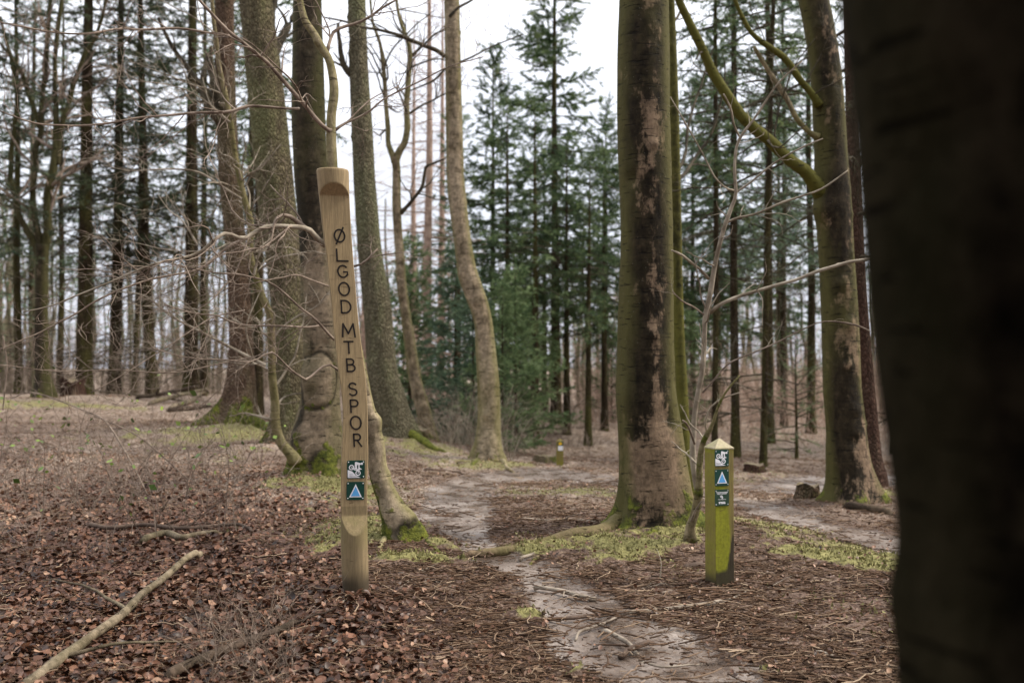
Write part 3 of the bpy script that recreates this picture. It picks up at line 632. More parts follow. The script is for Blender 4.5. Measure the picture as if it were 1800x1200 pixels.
for l, a, b, d1 in [([(588, 229, 8), (575, 228, 8), (553, 208, 8), (535, 185, 8), (513, 160, 8), (493, 135, 7.5), (470, 108, 7), (450, 92, 7), (425, 72, 6.5), (400, 53, 6), (378, 30, 6), (352, 2, 5), (335, -20, 4)], 0, 0, 6.1),
    ([(526, 191, 4.5), (500, 191, 4.5), (440, 187, 5), (400, 198, 5), (350, 199, 4.5), (300, 203, 4), (240, 208, 4), (190, 217, 3.5), (140, 222, 3.5), (110, 221, 3), (70, 219, 3), (30, 207, 2.5), (0, 195, 2)], 0, 0, 5.6),
    ([(403, 63, 4), (370, 58, 4), (315, 50, 4), (250, 53, 4), (210, 51, 3.5), (170, 58, 3.5), (130, 60, 3), (80, 55, 3), (40, 47, 2.5), (0, 40, 2)], 0, 0, 5.6),
    ([(589, 229, 6), (605, 218, 5), (628, 208, 4), (650, 196, 3.5), (670, 178, 3), (700, 161, 3), (740, 142, 2.5), (790, 117, 2), (850, 100, 1.6)], 0, 0, 6.9),
    ([(588, 228, 4), (610, 215, 3), (635, 190, 2.5), (660, 170, 2), (700, 152, 1.6)], 0, 0, 6.9),
    ([(575, 92, 7), (580, 72, 6), (588, 56, 6), (605, 48, 5.5), (628, 41, 5), (650, 30, 4.5), (668, 17, 4), (697, 0, 3)], 0, 0, 6.8),
    ([(572, 432, 10), (558, 420, 10), (543, 405, 9.5), (530, 400, 9), (510, 398, 8), (480, 397, 8), (465, 399, 8), (445, 410, 8), (427, 421, 7.5), (408, 413, 7), (393, 411, 7), (378, 421, 6), (353, 443, 6), (325, 453, 5), (300, 457, 4.5), (260, 467, 4), (217, 485, 3.5), (180, 501, 3), (133, 520, 3), (90, 537, 2.5), (40, 548, 2)], 0, 0, 5.8),
    ([(427, 421, 5.5), (405, 432, 5), (383, 449, 5), (365, 465, 4.5), (345, 475, 4), (305, 483, 4), (267, 490, 4), (235, 500, 3.6), (200, 513, 3.5), (165, 530, 3.5), (133, 551, 3), (100, 568, 3), (65, 586, 2.6), (33, 599, 2.4), (0, 614, 2)], 0, 0, 5.7),
    ([(543, 405, 8), (520, 388, 9), (503, 377, 7), (490, 380, 6), (482, 392, 5), (477, 420, 3.5), (470, 440, 3)], 0, 0, 6.3),
    ([(588, 597, 5), (575, 584, 4.5), (563, 571, 4.5), (548, 556, 4), (530, 543, 4), (505, 520, 3.5), (487, 505, 3.5), (467, 494, 3.5), (440, 487, 3), (415, 482, 3), (380, 480, 2.6), (330, 470, 2.2), (290, 460, 1.8)], 0, 0, 6.0),
    ([(562, 572, 3.5), (540, 575, 3.5), (510, 573, 3.5), (480, 572, 3.2), (430, 571, 3), (405, 565, 3), (380, 554, 2.6), (340, 550, 2.4), (290, 535, 2)], 0, 0, 6.0),
    ([(600, 655, 4), (575, 640, 4), (540, 665, 4.5), (530, 662, 4), (510, 648, 3.5), (490, 628, 3.2), (475, 618, 3), (440, 635, 2.8), (400, 632, 2.6), (330, 628, 2.2), (270, 612, 1.8)], 0, 0, 5.9),
    ([(578, 503, 3.5), (560, 497, 3), (540, 490, 3), (520, 483, 2.8), (500, 487, 2.5), (470, 492, 2.2), (420, 500, 2), (360, 478, 1.8)], 0, 0, 6.0),
    ([(622, 468, 4.5), (632, 466, 4), (644, 458, 3.5), (655, 447, 3), (664, 437, 2)], 0, 0, 6.6), ([(640, 460, 2.2), (660, 450, 2), (690, 446, 1.6), (715, 443, 1.2)], 0, 0, 6.6),
    ([(480, 620, 2), (380, 640, 2.5), (300, 655, 2.4), (200, 650, 2), (100, 652, 2), (0, 640, 1.6)], 0, 0, 5.7), ([(430, 545, 2.6), (370, 560, 2.4), (300, 605, 2.2), (230, 650, 2.2), (160, 690, 2)], 0, 0, 5.8)]:
    p = limb(t, l, 6.6, M['twig_brown'] if l[0][2] < 8.5 else M['twig_pale'], 'limb', d1, 8, 0.08, 7); q = resample(p, n=24); lm.append(q)
lm = np.array(lm); twigs_on(t, rngof(4), lm[:, :, :3], lm[:, :, 3], M['twig_brown'], 'twig_cluster', 9.0, 0.8, 9.0, 0.32, 8, .12, 0.5, 0.05, .18, .0016)

# spruces on the left
t = thing('spruce_tree', 'brown flaky spruce trunk on a wide mossy flared foot, left of the curved shoot', 'tree', TB['s1'])
C, rad = trunk(t, [(415, 745, 66), (417, 730, 60), (422, 700, 54), (424, 650, 46), (424, 600, 41), (420, 520, 38), (416, 450, 37), (407, 350, 36), (400, 250, 35), (396, 130, 34), (394, 0, 33)],
    14.5, M['spruce_brown'], 41, 0.035, 72, 1.0, 0.26, 16, 0.03, (), 0.75, 0.42, 16)
bare_crown(t, rngof(5), C, rad, 4.0, 14, M['twig_dark'], 26, 1.6)
root(t, [(395, 742), (360, 748), (330, 750)], .12, .03, M['spruce_grey'], 8, .3, .9); root(t, [(440, 745), (465, 755), (480, 765)], .12, .04, M['spruce_grey'], 9, .3, .9)
t = thing('spruce_tree', 'broad greenish grey spruce trunk with dark knots, between the brown spruce and the burled beech', 'tree', TB['s2'])
C, rad = trunk(t, [(506, 785, 66), (507, 750, 60), (508, 700, 56), (508, 640, 55), (506, 560, 56), (501, 480, 58), (491, 400, 64), (481, 300, 65), (474, 220, 63), (464, 130, 62), (449, 0, 56)],
    12.5, M['spruce_grey'], 52, 0.03, 80, 0.55, 0.22, 16, 0.03, (), 0.5, 0.35, 16)
bare_crown(t, rngof(6), C, rad, 4.5, 15, M['twig_dark'], 24, 1.6)
t = thing('fir_tree', 'pale knotted fir trunk tapering up to the left, behind the tall carved post', 'tree', TB['fir'])
C, rad = trunk(t, [(697, 765, 62), (693, 740, 58), (684, 700, 55), (672, 650, 53), (664, 550, 49), (651, 450, 42), (645, 380, 40), (640, 300, 38), (636, 220, 36), (631, 130, 33), (627, 0, 31)],
    14.0, M['spruce_pale'], 63, 0.035, 72, 0.45, 0.2, 16, 0.03, (), 0.3, 0.3, 18, pale_f=lambda h, a: 0 * h)
bare_crown(t, rngof(7), C, rad, 5, 15, M['twig_dark'], 22, 1.6)
root(t, [(710, 768), (735, 775), (760, 790), (790, 797)], .10, .03, M['beech_tan'], 10, .25, 1.0)

# forked slim beech
t = thing('beech_tree', 'slim brown beech forking into two crooked stems, just right of the pale fir', 'tree', TB['fork'])
C, rad = trunk(t, [(756, 778, 31), (752, 755, 27), (743, 715, 25), (733, 680, 23), (727, 650, 22), (720, 600, 20), (713, 550, 18), (706, 500, 17), (703, 450, 16.5), (699, 400, 15), (697, 350, 15), (697, 300, 14), (694, 275, 15)],
    15, M['beech_tan'], 74, 0.035, 40, 0.6, .15, 0, 0.04, (), .35, .2, 2)
f1 = limb(t, [(694, 285, 13), (688, 265, 10), (683, 250, 9), (681, 220, 9), (679, 190, 8), (676, 160, 8), (674, 130, 8), (672, 105, 7), (667, 75, 6), (655, 40, 5), (650, 0, 4), (648, -40, 3)], 15, M['beech_tan'])
f2 = limb(t, [(695, 285, 14), (702, 266, 13), (711, 250, 12), (716, 225, 11), (716, 200, 10), (716, 170, 10), (718, 140, 10), (722, 110, 10), (719, 85, 9), (711, 60, 7), (702, 35, 6), (697, 0, 5), (695, -40, 4)], 15, M['beech_tan'])
f3 = limb(t, [(705, 374, 9), (716, 362, 7), (728, 347, 6), (742, 328, 6), (746, 305, 5), (749, 293, 5), (765, 286, 4), (783, 279, 3)], 15, M['twig_dark'], D1=14.6)
f4 = limb(t, [(722, 100, 6), (735, 88, 5), (750, 75, 4), (765, 60, 3.5), (785, 50, 3), (800, 30, 2)], 15, M['twig_dark'])
ex = [resample(q, n=24) for q in (f1, f2, f3, f4)]; ex = np.array(ex); twigs_on(t, rngof(8), ex[:, :, :3], ex[:, :, 3], M['twig_dark'], 'twig_cluster', 3.0, 1.5, 3.5, .6, 3, .25, 0, .5, .2, .003)

# wavy beech
t = thing('beech_tree', 'bare tan beech with an S bend halfway up, alone in the clearing', 'tree', TB['wavy'])
C, rad = trunk(t, [(860, 812, 56), (859, 795, 50), (859, 767, 43), (860, 717, 40), (858, 667, 39), (854, 617, 35), (850, 570, 32), (843, 540, 34), (834, 515, 35), (822, 480, 35), (817, 450, 32), (810, 400, 31), (804, 350, 31), (800, 300, 30), (798, 200, 29.5), (796, 100, 28), (794, 0, 27)],
    13.0, M['beech_tan'], 85, 0.028, 64, 0.55, 0.15, 14, 0.035, [(.62, -1.9, .05, .025), (.45, -1.4, .06, -.02)], 0.3, 0.18, 8, pale_f=lambda h, a: .12 + 0 * h)
bare_crown(t, rngof(9), C, rad, 7.0, 13, M['twig_dark'], 8, 2.6)
root(t, [(845, 808), (832, 818), (822, 822)], .06, .02, M['beech_tan'], 11, .3, .7); root(t, [(875, 808), (890, 822), (905, 828)], .06, .02, M['beech_tan'], 12, .3, .3)
f1 = limb(t, [(782, 99, 8), (765, 87, 8), (743, 80, 7), (720, 70, 6.5), (700, 62, 6), (667, 53, 5), (640, 48, 4.5), (620, 42, 4), (600, 36, 3.5), (567, 30, 2.5)], 12.9, M['twig_dark'], D1=12.2)
f2 = limb(t, [(790, 30, 6), (805, 15, 5), (830, 0, 4), (850, -20, 3)], 12.9, M['twig_dark']); f3 = limb(t, [(783, 120, 4), (765, 140, 4), (745, 150, 3), (720, 160, 2)], 12.9, M['twig_dark']); f4 = limb(t, [(808, 110, 4), (840, 95, 3), (870, 80, 2.4), (920, 60, 2)], 12.9, M['twig_dark'])
ex = np.array([resample(q, n=24) for q in (f1, f2, f3, f4)]); twigs_on(t, rngof(10), ex[:, :, :3], ex[:, :, 3], M['twig_dark'], 'twig_cluster', 2.6, 1.3, 3.2, .6, 3, .25, 0, .3, .2, .0028)

# right beech with mossy limbs
t = thing('beech_tree', 'stout beech with long mossy limbs sweeping up to the left, beside the huge blurred trunk', 'tree', TB['right'])
C, rad = trunk(t, [(1497, 880, 84), (1495, 850, 76), (1489, 800, 70), (1486, 750, 66), (1480, 680, 64), (1478, 600, 63), (1474, 520, 62), (1470, 450, 60), (1466, 380, 60), (1462, 330, 62), (1461, 280, 56), (1458, 220, 55), (1454, 160, 54), (1448, 100, 52), (1440, 50, 52), (1430, 0, 52)],
    10.0, M['beech_big'], 96, 0.022, 96, 0.45, 0.16, 12, 0.03, [(1.75, -1.4, .07, .03), (2.15, -1.7, .08, .03), (1.35, -1.5, .05, .025), (2.9, -2.6, .12, .06), (.6, -1.5, .05, -.03), (.9, -1.2, .06, .02)], 0.22, 0.2, 8, pale_f=lambda h, a: .28 * np.exp(-((h - .35) / .3) ** 2) * np.exp(-((a + .8) / .6) ** 2) + .08 * np.cos(a))
bare_crown(t, rngof(11), C, rad, 5, 11.5, M['twig_dark'], 8, 3)
f1 = limb(t, [(1446, 340, 34), (1430, 322, 28), (1415, 306, 23), (1400, 294, 22), (1375, 268, 21), (1350, 245, 20), (1325, 222, 20), (1300, 197, 19), (1275, 165, 18), (1255, 130, 17), (1238, 95, 16), (1218, 55, 15), (1205, 25, 14), (1195, 0, 13), (1180, -50, 12)], 9.95, M['mossy_limb'], D1=9.4, k=20, moss=.15)
f2 = limb(t, [(1440, 185, 18), (1428, 168, 13), (1412, 148, 12), (1395, 122, 12), (1378, 102, 12), (1358, 88, 11), (1340, 75, 10), (1322, 58, 8), (1308, 35, 8), (1298, 15, 7), (1288, -10, 7)], 9.9, M['mossy_limb'], D1=9.6, k=16, moss=.1)
f3 = limb(t, [(1438, 240, 14), (1425, 234, 10), (1408, 218, 9), (1396, 203, 9), (1386, 180, 9), (1375, 160, 9), (1358, 135, 9), (1345, 115, 8), (1333, 95, 8), (1326, 82, 6)], 9.9, M['beech_tan'], D1=9.7, k=14)
ex = np.array([resample(q, n=24) for q in (f1, f2, f3)]); twigs_on(t, rngof(12), ex[:, :, :3], ex[:, :, 3] * .4, M['twig_dark'], 'twig_cluster', 2.2, 1.5, 4, .6, 4, .25, 0, .4, .2, .002)

# trees partly behind these
t = thing('beech_tree', 'slimmer mossy beech half hidden directly behind the thick dark beech', 'tree', TB['back'])
C, rad = trunk(t, [(1203, 832, 26), (1202, 790, 24), (1199, 700, 21), (1194, 600, 19), (1191, 500, 18), (1189, 400, 18), (1187, 300, 18), (1185, 200, 17), (1182, 100, 16), (1178, 0, 15)], 10.6, M['mossy_limb'], 101, .03, 40, .4, .2, 12, .03, (), .2, .2, 2)
bare_crown(t, rngof(13), C, rad, 2.3, 11.5, M['twig_dark'], 14, 1.7)
t = thing('spruce_tree', 'reddish scaly spruce trunk with drooping boughs, directly behind the stout beech with mossy limbs', 'tree', TB['redr'])
C, rad = trunk(t, [(1537, 842, 44), (1532, 800, 35), (1526, 700, 27), (1520, 620, 25), (1512, 520, 24), (1507, 420, 24), (1503, 320, 23), (1498, 200, 22), (1494, 0, 20)], 12.6, M['spruce_red'], 102, .035, 56, .35, .2, 15, .03, (), .1, .2, 10)
RED_C, RED_T = C, t

# foreground trunk
b = base_of(1790, 1200, 1.02)
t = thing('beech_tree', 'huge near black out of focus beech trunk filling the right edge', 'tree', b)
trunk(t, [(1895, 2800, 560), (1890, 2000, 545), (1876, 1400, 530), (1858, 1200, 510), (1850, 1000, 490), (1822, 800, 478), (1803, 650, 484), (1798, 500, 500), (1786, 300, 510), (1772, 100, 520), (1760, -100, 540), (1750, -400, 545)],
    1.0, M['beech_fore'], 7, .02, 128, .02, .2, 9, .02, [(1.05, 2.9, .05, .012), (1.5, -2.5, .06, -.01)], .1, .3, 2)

# ------------------------------------------------------------------ conifers
def blades(rng, Pm, per_m, length, width, mb, tint0=.45, spread=.8, down=0.0, tvar=.22):
    L = np.linalg.norm(np.diff(Pm, axis=1), axis=2).sum(1); cnt = np.floor(L * per_m + rng.random(len(L))).astype(int)
    idx = np.repeat(np.arange(len(L)), cnt); N = len(idx); m = Pm.shape[1]
    s = rng.random(N) * (m - 1); i0 = np.minimum(s.astype(int), m - 2); fr = (s - i0)[:, None]
    b = Pm[idx, i0] * (1 - fr) + Pm[idx, i0 + 1] * fr; tg = nrm(Pm[idx, i0 + 1] - Pm[idx, i0])
    q = rng.normal(size=(N, 3)); q[:, 2] = q[:, 2] * .45 - down; q -= tg * (q * tg).sum(1, keepdims=True); q = nrm(q)
    d = nrm(tg * (1 - spread * .5) + q * spread); sd_ = nrm(np.cross(d, rng.normal(size=(N, 3)))) * width * rng.uniform(.5, 1.1, (N, 1)) / 2
    tip = b + d * (length * rng.uniform(.55, 1.2, N))[:, None]
    per = np.clip(tint0 + tvar * rng.normal(size=len(L)), 0, 1)[idx] + .1 * rng.normal(size=N)
    mb.add(np.stack([b - sd_, b + sd_, tip], 1).reshape(-1, 3), np.arange(3 * N).reshape(-1, 3), tint=np.repeat(np.clip(per, 0, 1), 3))
def conifer_parts(seed, H, r0, hb, Rb, nb, e_low=-8, e_top=45, droop=.25, bl=9, bll=.42, bpm=110, nl=.10, nw=.026, dead=0, deadL=1.6, pw=.8, foliage=1, hang=0, hmax=None, bend=0.0):
    rng = np.random.default_rng(seed)
    zz = np.linspace(-.4, H, 60); px_ = bend * np.sin(zz / H * 3) ; p = np.stack([px_ + .03 * vnoise(np.stack([zz, 0*zz, 0*zz], -1), .3, seed), .03 * vnoise(np.stack([zz, 0*zz+5, 0*zz], -1), .3, seed), zz], -1)
    r = r0 * np.clip(1 - zz / H, 0.02, 1) ** .75 * (1 + .45 * np.exp(-np.maximum(zz, 0) / .25))
    tm = MB(); tube(tm, p, r, 20, .05, seed, moss=.5 * np.exp(-np.maximum(zz, 0) / .4), green=.3, pale=0)
    top = hmax or H
    def branch(h, ln, e, dr, n=10):
        dr = np.broadcast_to(dr, h.shape)[:, None]
        N = len(h); az = np.arange(N) * 2.399963 + rng.uniform(-1.1, 1.1, N); s = np.linspace(0, 1, n)[None]
        hor = ln[:, None] * s; ver = hor * np.tan(np.radians(e))[:, None] - dr * ln[:, None] * s ** 1.6 + .10 * ln[:, None] * s ** 4
        a = az[:, None] + .12 * rng.normal(size=(N, 1)) * s
        x = np.interp(h, zz, p[:, 0])[:, None] + hor * np.cos(a); y = np.interp(h, zz, p[:, 1])[:, None] + hor * np.sin(a)
        Pm = np.stack([x, y, h[:, None] + ver], -1); Pm[:, 1:] += np.cumsum(rng.normal(size=(N, n - 1, 3)) * ln[:, None, None] * .008, 1)
        Rm = (.004 + .010 * ln)[:, None] * np.linspace(1, .25, n)[None]; return Pm, Rm
    bm = MB(); fm = MB()
    u = np.linspace(0, 1, nb) ** 1.0; h = hb + (H * .985 - hb) * u; k = h < top; h = h[k]; rel = (h - hb) / (H - hb)
    ln = Rb * (1 - rel) ** pw * np.random.default_rng(seed + 1).uniform(.35, 1.15, len(h)) * np.clip(.65 + rel * 4, 0, 1) + .12
    Pm, Rm = branch(h, ln, e_low + (e_top - e_low) * rel ** 1.4 + rng.normal(0, 9, len(h)), droop * (1 - rel) * rng.uniform(.4, 1.8, len(h)))
    tubes(bm, Pm, Rm, 4)
    P1, R1 = spawn(rng, Pm, Rm, bl, bll * max(Rb, 1) * .6, (38, 62), -.25 - hang, 6, .1, .1, .4, .85, .55, rmin=.0022)
    tubes(bm, P1, R1, 3)
    if foliage:
        if hang:
            P2, R2 = spawn(rng, P1, R1, 9, .5, (50, 85), -4.0 * hang, 6, .06, .0, .5, 0, .3, rmin=.0018); blades(rng, P2, bpm * .8, nl * .6, nw * .7, fm, .5, .7, .2)
        blades(rng, P1, bpm, nl, nw, fm, .48, down=.15); blades(rng, Pm[:, 3:], bpm * .8, nl, nw, fm, .4)
    if dead:
        h = rng.uniform(.6, min(hb + 1.5, H), dead); Pd, Rd = branch(h, deadL * rng.uniform(.3, 1.1, dead), rng.uniform(-18, 18, dead), .25)
        tubes(bm, Pd, Rd * .8, 4); P1, R1 = spawn(rng, Pd, Rd, 4.5, .55, (35, 70), -.3, 6, .16, .12, .5, .4, rmin=.0025); tubes(bm, P1, R1, 3)
        P2, R2 = spawn(rng, P1, R1, 5, .22, (35, 70), -.2, 4, .16, .12, .6, .2, rmin=.002); tubes(bm, P2, R2, 3)
    return tm, bm, fm if foliage else None
PROTO = {}

def proto(kind, bark, twig, needle, **k):
    tm, bm, fm = conifer_parts(**k); PROTO[kind] = [('trunk', tm, bark), ('branches', bm, twig)] + ([('foliage', fm, needle)] if fm else []); PROTO[kind + '_o'] = None
proto('full', M['far_bark'], M['twig_dark'], M['needle'], seed=201, H=11.6, r0=.12, hb=3.0, Rb=2.4, nb=95, pw=.85, bl=13, bpm=150, nl=.085, nw=.026, droop=.34, dead=18)
proto('fullb', M['far_bark'], M['twig_dark'], M['needle'], seed=202, H=10.5, r0=.10, hb=2.6, Rb=2.0, nb=90, pw=.85, bl=13, bpm=150, nl=.085, nw=.026, droop=.30, e_low=0, dead=8)
proto('high', M['far_bark'], M['twig_dark'], M['needle_dark'], seed=203, H=17, r0=.185, hb=4.2, Rb=2.5, nb=120, droop=.3, bl=7, bpm=75, dead=50, deadL=1.9, hmax=13.5)
proto('highb', M['far_bark'], M['twig_dark'], M['needle_dark'], seed=204, H=16, r0=.15, hb=3.4, Rb=2.2, nb=110, droop=.38, bl=7, bpm=70, dead=60, deadL=1.7, hmax=13, bend=.15)
proto('slim', M['far_bark'], M['twig_dark'], M['needle'], seed=205, H=15, r0=.085, hb=5.0, Rb=1.7, nb=90, droop=.3, bl=7, bpm=55, dead=45, deadL=1.1, hmax=12, bend=.1)
proto('slimb', M['far_bark'], M['twig_dark'], M['needle_blue'], seed=206, H=14, r0=.10, hb=3.6, Rb=1.9, nb=90, droop=.3, bl=7, bpm=55, dead=40, deadL=1.3, hmax=12)
proto('pole', M['far_bark'], M['twig_dark'], M['needle'], seed=215, H=7.0, r0=.085, hb=3.0, Rb=1.3, nb=60, droop=.25, bl=8, bpm=80, dead=25, deadL=.9)
proto('young', M['far_bark'], M['twig_dark'], M['needle_young'], seed=207, H=4.2, r0=.045, hb=.15, Rb=1.25, nb=80, droop=.05, e_low=8, bl=13, bll=.6, bpm=130, nl=.075, nw=.024)
proto('youngblue', M['far_bark'], M['twig_dark'], M['needle_blue'], seed=208, H=4.4, r0=.05, hb=.15, Rb=1.35, nb=85, droop=.18, e_low=-4, bl=13, bll=.6, bpm=130, nl=.075, nw=.024)
proto('sparse', M['far_bark'], M['twig_dark'], M['needle_young'], seed=209, H=2.3, r0=.028, hb=.15, Rb=1.0, nb=44, droop=.05, e_low=2, bl=8, bll=.4, bpm=80, nl=.05, nw=.01)
proto('larch', M['twig_rust'], M['twig_rust'], None, seed=210, H=13, r0=.13, hb=1.2, Rb=1.9, nb=120, droop=.2, bl=9, bll=.5, foliage=0, dead=20)
def place(kind, name, cat, px, D, label, scale=1.0, rz=0.0, lean=0.0, group=None, girth=1.0):
    b = P(px, 640, D); x, y = float(b[0]), float(b[1]); loc = (x, y, float(gz(x, y)))
    t = thing(name, label, cat, loc, group, local=True)
    t.rotation_euler = (0, R(lean), rz); t.scale = (scale, scale, scale)
    if PROTO[kind + '_o'] is None:
        PROTO[kind + '_o'] = [mb.build(n, m, t) for n, mb, m in PROTO[kind]]
    else:
        for s in PROTO[kind + '_o']:
            c = s.copy(); c.parent = t; COL.objects.link(c)
            if girth != 1 and c.name.startswith('trunk'): c.scale = (girth, girth, 1)
    return t
SP = 'spruces behind the clearing'
for a in [
    ('high', 148, 23.5, 'dark spruce on the left ridge, first right of the many stemmed tree', 1.0, 0.3, 0),
    ('highb', 200, 25, 'dark spruce on the left ridge, second right of the many stemmed tree', 1.0, 1.3, 0),
    ('highb', 266, 25, 'spruce leaning right, midway between the many stemmed tree and the brown spruce', .97, 2.6, 2.4),
    ('high', 335, 24, 'straight spruce with pale green trunk edge, just left of the brown flared spruce', .98, 4.0, 0),
    ('slim', 357, 26, 'slender spruce close behind the straight one beside the brown flared spruce', 1.05, 5.0, 0),
    ('slim', 238, 27, 'thin crooked spruce at the back of the left ridge', .95, 1.0, 0),
    ('slimb', 34, 25, 'thin spruce at the far left edge beside the many stemmed tree', 1.0, 3.3, 1),
    ('slimb', 105, 29, 'thin pale spruce behind the many stemmed tree on the left', 1.0, 0.4, 0),
    ('slim', 455, 20, 'slim brown spruce in the gap between the brown spruce and the greenish one', 1.15, 2.2, 0),
    ('highb', 60, 36, 'distant dark spruce behind the left ridge, near the picture edge', 1.05, 4.2, 0),
    ('high', 440, 33, 'distant dark spruce glimpsed between the two broad spruce trunks', 1.0, 5.2, 0),
    ('full', 976, 22.5, 'tallest green spruce with pointed crown against the pale sky, behind the clearing', 1.0, 1.0, 0),
    ('fullb', 866, 23.5, 'dense dark green spruce with the shorter pointed top, just right of the wavy beech', .85, 2.0, 0),
    ('fullb', 918, 29, 'dark bushy spruce squeezed between the tallest green spruce and its shorter neighbour', .6, 3.2, 0),
    ('full', 1065, 27, 'green spruce whose boughs spread behind the left side of the thick dark beech', .74, 4.0, 0),
    ('full', 1262, 26, 'tall green spruce behind the short post and pale sapling', .92, 5.0, 0),
    ('slim', 1256, 15.8, 'dark thin spruce trunk rising directly behind the short post', .9, .8, 0, .65),
    ('slimb', 1291, 16.8, 'brown slender spruce trunk just right of the short post', 1.0, 1.8, -.5, .75),
    ('slim', 1340, 15.2, 'thin dark spruce leaning a little left, midway between short post and stout beech', 1.0, 2.8, -2.2, .6),
    ('slimb', 1352, 21, 'pale mossy spruce trunk behind the thin leaning one right of the short post', 1.1, 3.8, 0),
    ('slim', 1377, 25, 'faint thin spruce trunk above the little young spruce on the right', 1.0, 4.8, 0),
    ('slimb', 1425, 23, 'pale green spruce standing just left of the stout beech with mossy limbs', 1.0, 5.8, 0),
    ('fullb', 1370, 32, 'pale green distant spruce between the sapling and the stout beech', 1.0, .5, 0),
    ('fullb', 1218, 27, 'bushy spruce behind the pale sapling, left of the taller one', .9, 1.5, 0),
    ('pole', 941, 20, 'dark slender spruce trunk just left of the tallest green spruce', 1.0, 1.5, 0),
    ('pole', 957, 26, 'thin spruce trunk crowded behind the left side of the tallest green spruce', 1.0, 2.5, 0),
    ('pole', 996, 21, 'brown slender spruce trunk touching the right side of the tallest green spruce', .9, 3.5, 0),
    ('pole', 1033, 20, 'crooked thin spruce leaning left between the tallest green spruce and the thick beech', .85, 4.5, -3.2),
    ('pole', 1062, 22, 'thin straight spruce in the gap left of the thick dark beech', .9, 5.5, 0),
    ('pole', 805, 25, 'dark spruce trunk just left of the wavy beech', 1.1, .9, 0),
    ('pole', 892, 21, 'dark trunked spruce just right of the wavy beech foot', 1.0, 1.9, 0),
    ('youngblue', 832, 16.5, 'bluish green young spruce with boughs to the ground, left of the wavy beech', .62, 0, 0),
    ('youngblue', 800, 19, 'dark bluish young spruce between the forked beech and the wavy beech', .85, 2, 0),
    ('young', 884, 15.8, 'yellow green sapling spruce brushing the right side of the wavy beech', .62, 2.5, 0),
    ('young', 905, 18, 'bright green young spruce right behind the wavy beech', .80, 1, 0),
    ('young', 935, 21, 'light green young spruce left of the distant signpost', .85, 3, 0),
    ('young', 722, 21, 'light green young spruce behind the forked slim beech', .9, 4, 0),
    ('sparse', 1397, 17.5, 'small sparse young spruce standing alone right of the short post', 1.0, 1, 0),
    ('young', 1075, 25, 'young green spruce low behind the left side of the thick dark beech', .6, 5, 0),
    ('young', 1215, 24, 'young green spruce low behind the pale sapling', .65, 2, 0),
    ('slimb', 1575, 19, 'greenish spruce in the sliver between the red spruce and the huge blurred trunk', 1.0, 1, 0),
    ('high', 1700, 17, 'dark spruce hidden beyond the huge blurred trunk, nearest of its row', 1.0, 1.1, 0), ('fullb', 1850, 21, 'bushy spruce hidden beyond the huge blurred trunk, at the back', 1.0, 2.1, 0), ('highb', 2000, 15, 'dark spruce outside the right edge beyond the blurred trunk', 1.0, 3.1, 0), ('full', 2250, 20, 'tall spruce far outside the right edge', 1.0, 4.1, 0), ('high', -250, 22, 'dark spruce just outside the left edge of the ridge', 1.0, 4.6, 0), ('highb', -90, 19, 'slim dark spruce outside the left edge, nearest of the ridge', 1.0, 5.6, 0),
    ('larch', 752, 24, 'rusty leafless larch behind the forked slim beech', 1.0, 0, 0), ('larch', 776, 29, 'rusty leafless larch just left of the wavy beech', 1.0, 1, 0), ('larch', 727, 33, 'distant rusty larch between the pale fir and the forked beech', 1.0, 2, 0),
    ('larch', 640, 30, 'rusty larch mostly hidden behind the pale fir trunk', .9, 3, 0), ('larch', 1110, 34, 'distant rusty larch mostly behind the thick dark beech', .9, 4, 0)]:
    k, px, D, lb, sc_, rz, ln = a[:7]; gth = a[7] if len(a) > 7 else 1.0
    nm, ct = ('larch_tree', 'larch') if k == 'larch' else ('spruce_tree', 'spruce')
    place(k, nm, ct, px, D, lb, sc_, rz, ln, girth=gth, group=SP if ct == 'spruce' and 'young' not in lb else None)

# drooping boughs of the red spruce
tm, bm, fm = conifer_parts(seed=220, H=15, r0=.1, hb=2.9, Rb=2.6, nb=46, e_low=2, e_top=20, droop=.35, bl=7, bpm=60, nl=.035, nw=.008, hang=1.0, hmax=9)
for mb_, n_, m_ in ((bm, 'boughs', M['twig_dark']), (fm, 'foliage', M['needle_dark'])):
    cx_, cy_ = float(np.interp(4.5, RED_C[:, 2], RED_C[:, 0])), float(np.interp(4.5, RED_C[:, 2], RED_C[:, 1]))
    for q in mb_.v: q += np.array([cx_, cy_, TB['redr'][2]])
    mb_.build(n_, m_, RED_T)

# unseen spruces added behind the camera to cut the front light
for i, (x, y, k, s_) in enumerate([(-6, -4.5, 'full', 1.3), (-2.4, -3.6, 'fullb', 1.25), (1.6, -4.6, 'full', 1.3), (5.4, -4.2, 'fullb', 1.3), (-9.5, -1.5, 'full', 1.2), (-4, -9, 'full', 1.5), (3, -9.5, 'full', 1.5), (-.6, -13, 'full', 1.6), (9.5, -7, 'full', 1.4), (-11, -8, 'full', 1.5)]):
    t = place(k, 'spruce_tree', 'spruce', 900, 20, ['near left', 'nearest', 'near right', 'right', 'far left', 'second row left', 'second row right', 'farthest', 'far right', 'back left corner'][i] + ' dense unseen spruce added behind the camera to cut front light', s_, i * 1.3, group='unseen spruces added behind the camera')
    t.location = (x, y, float(gz(x, y)))

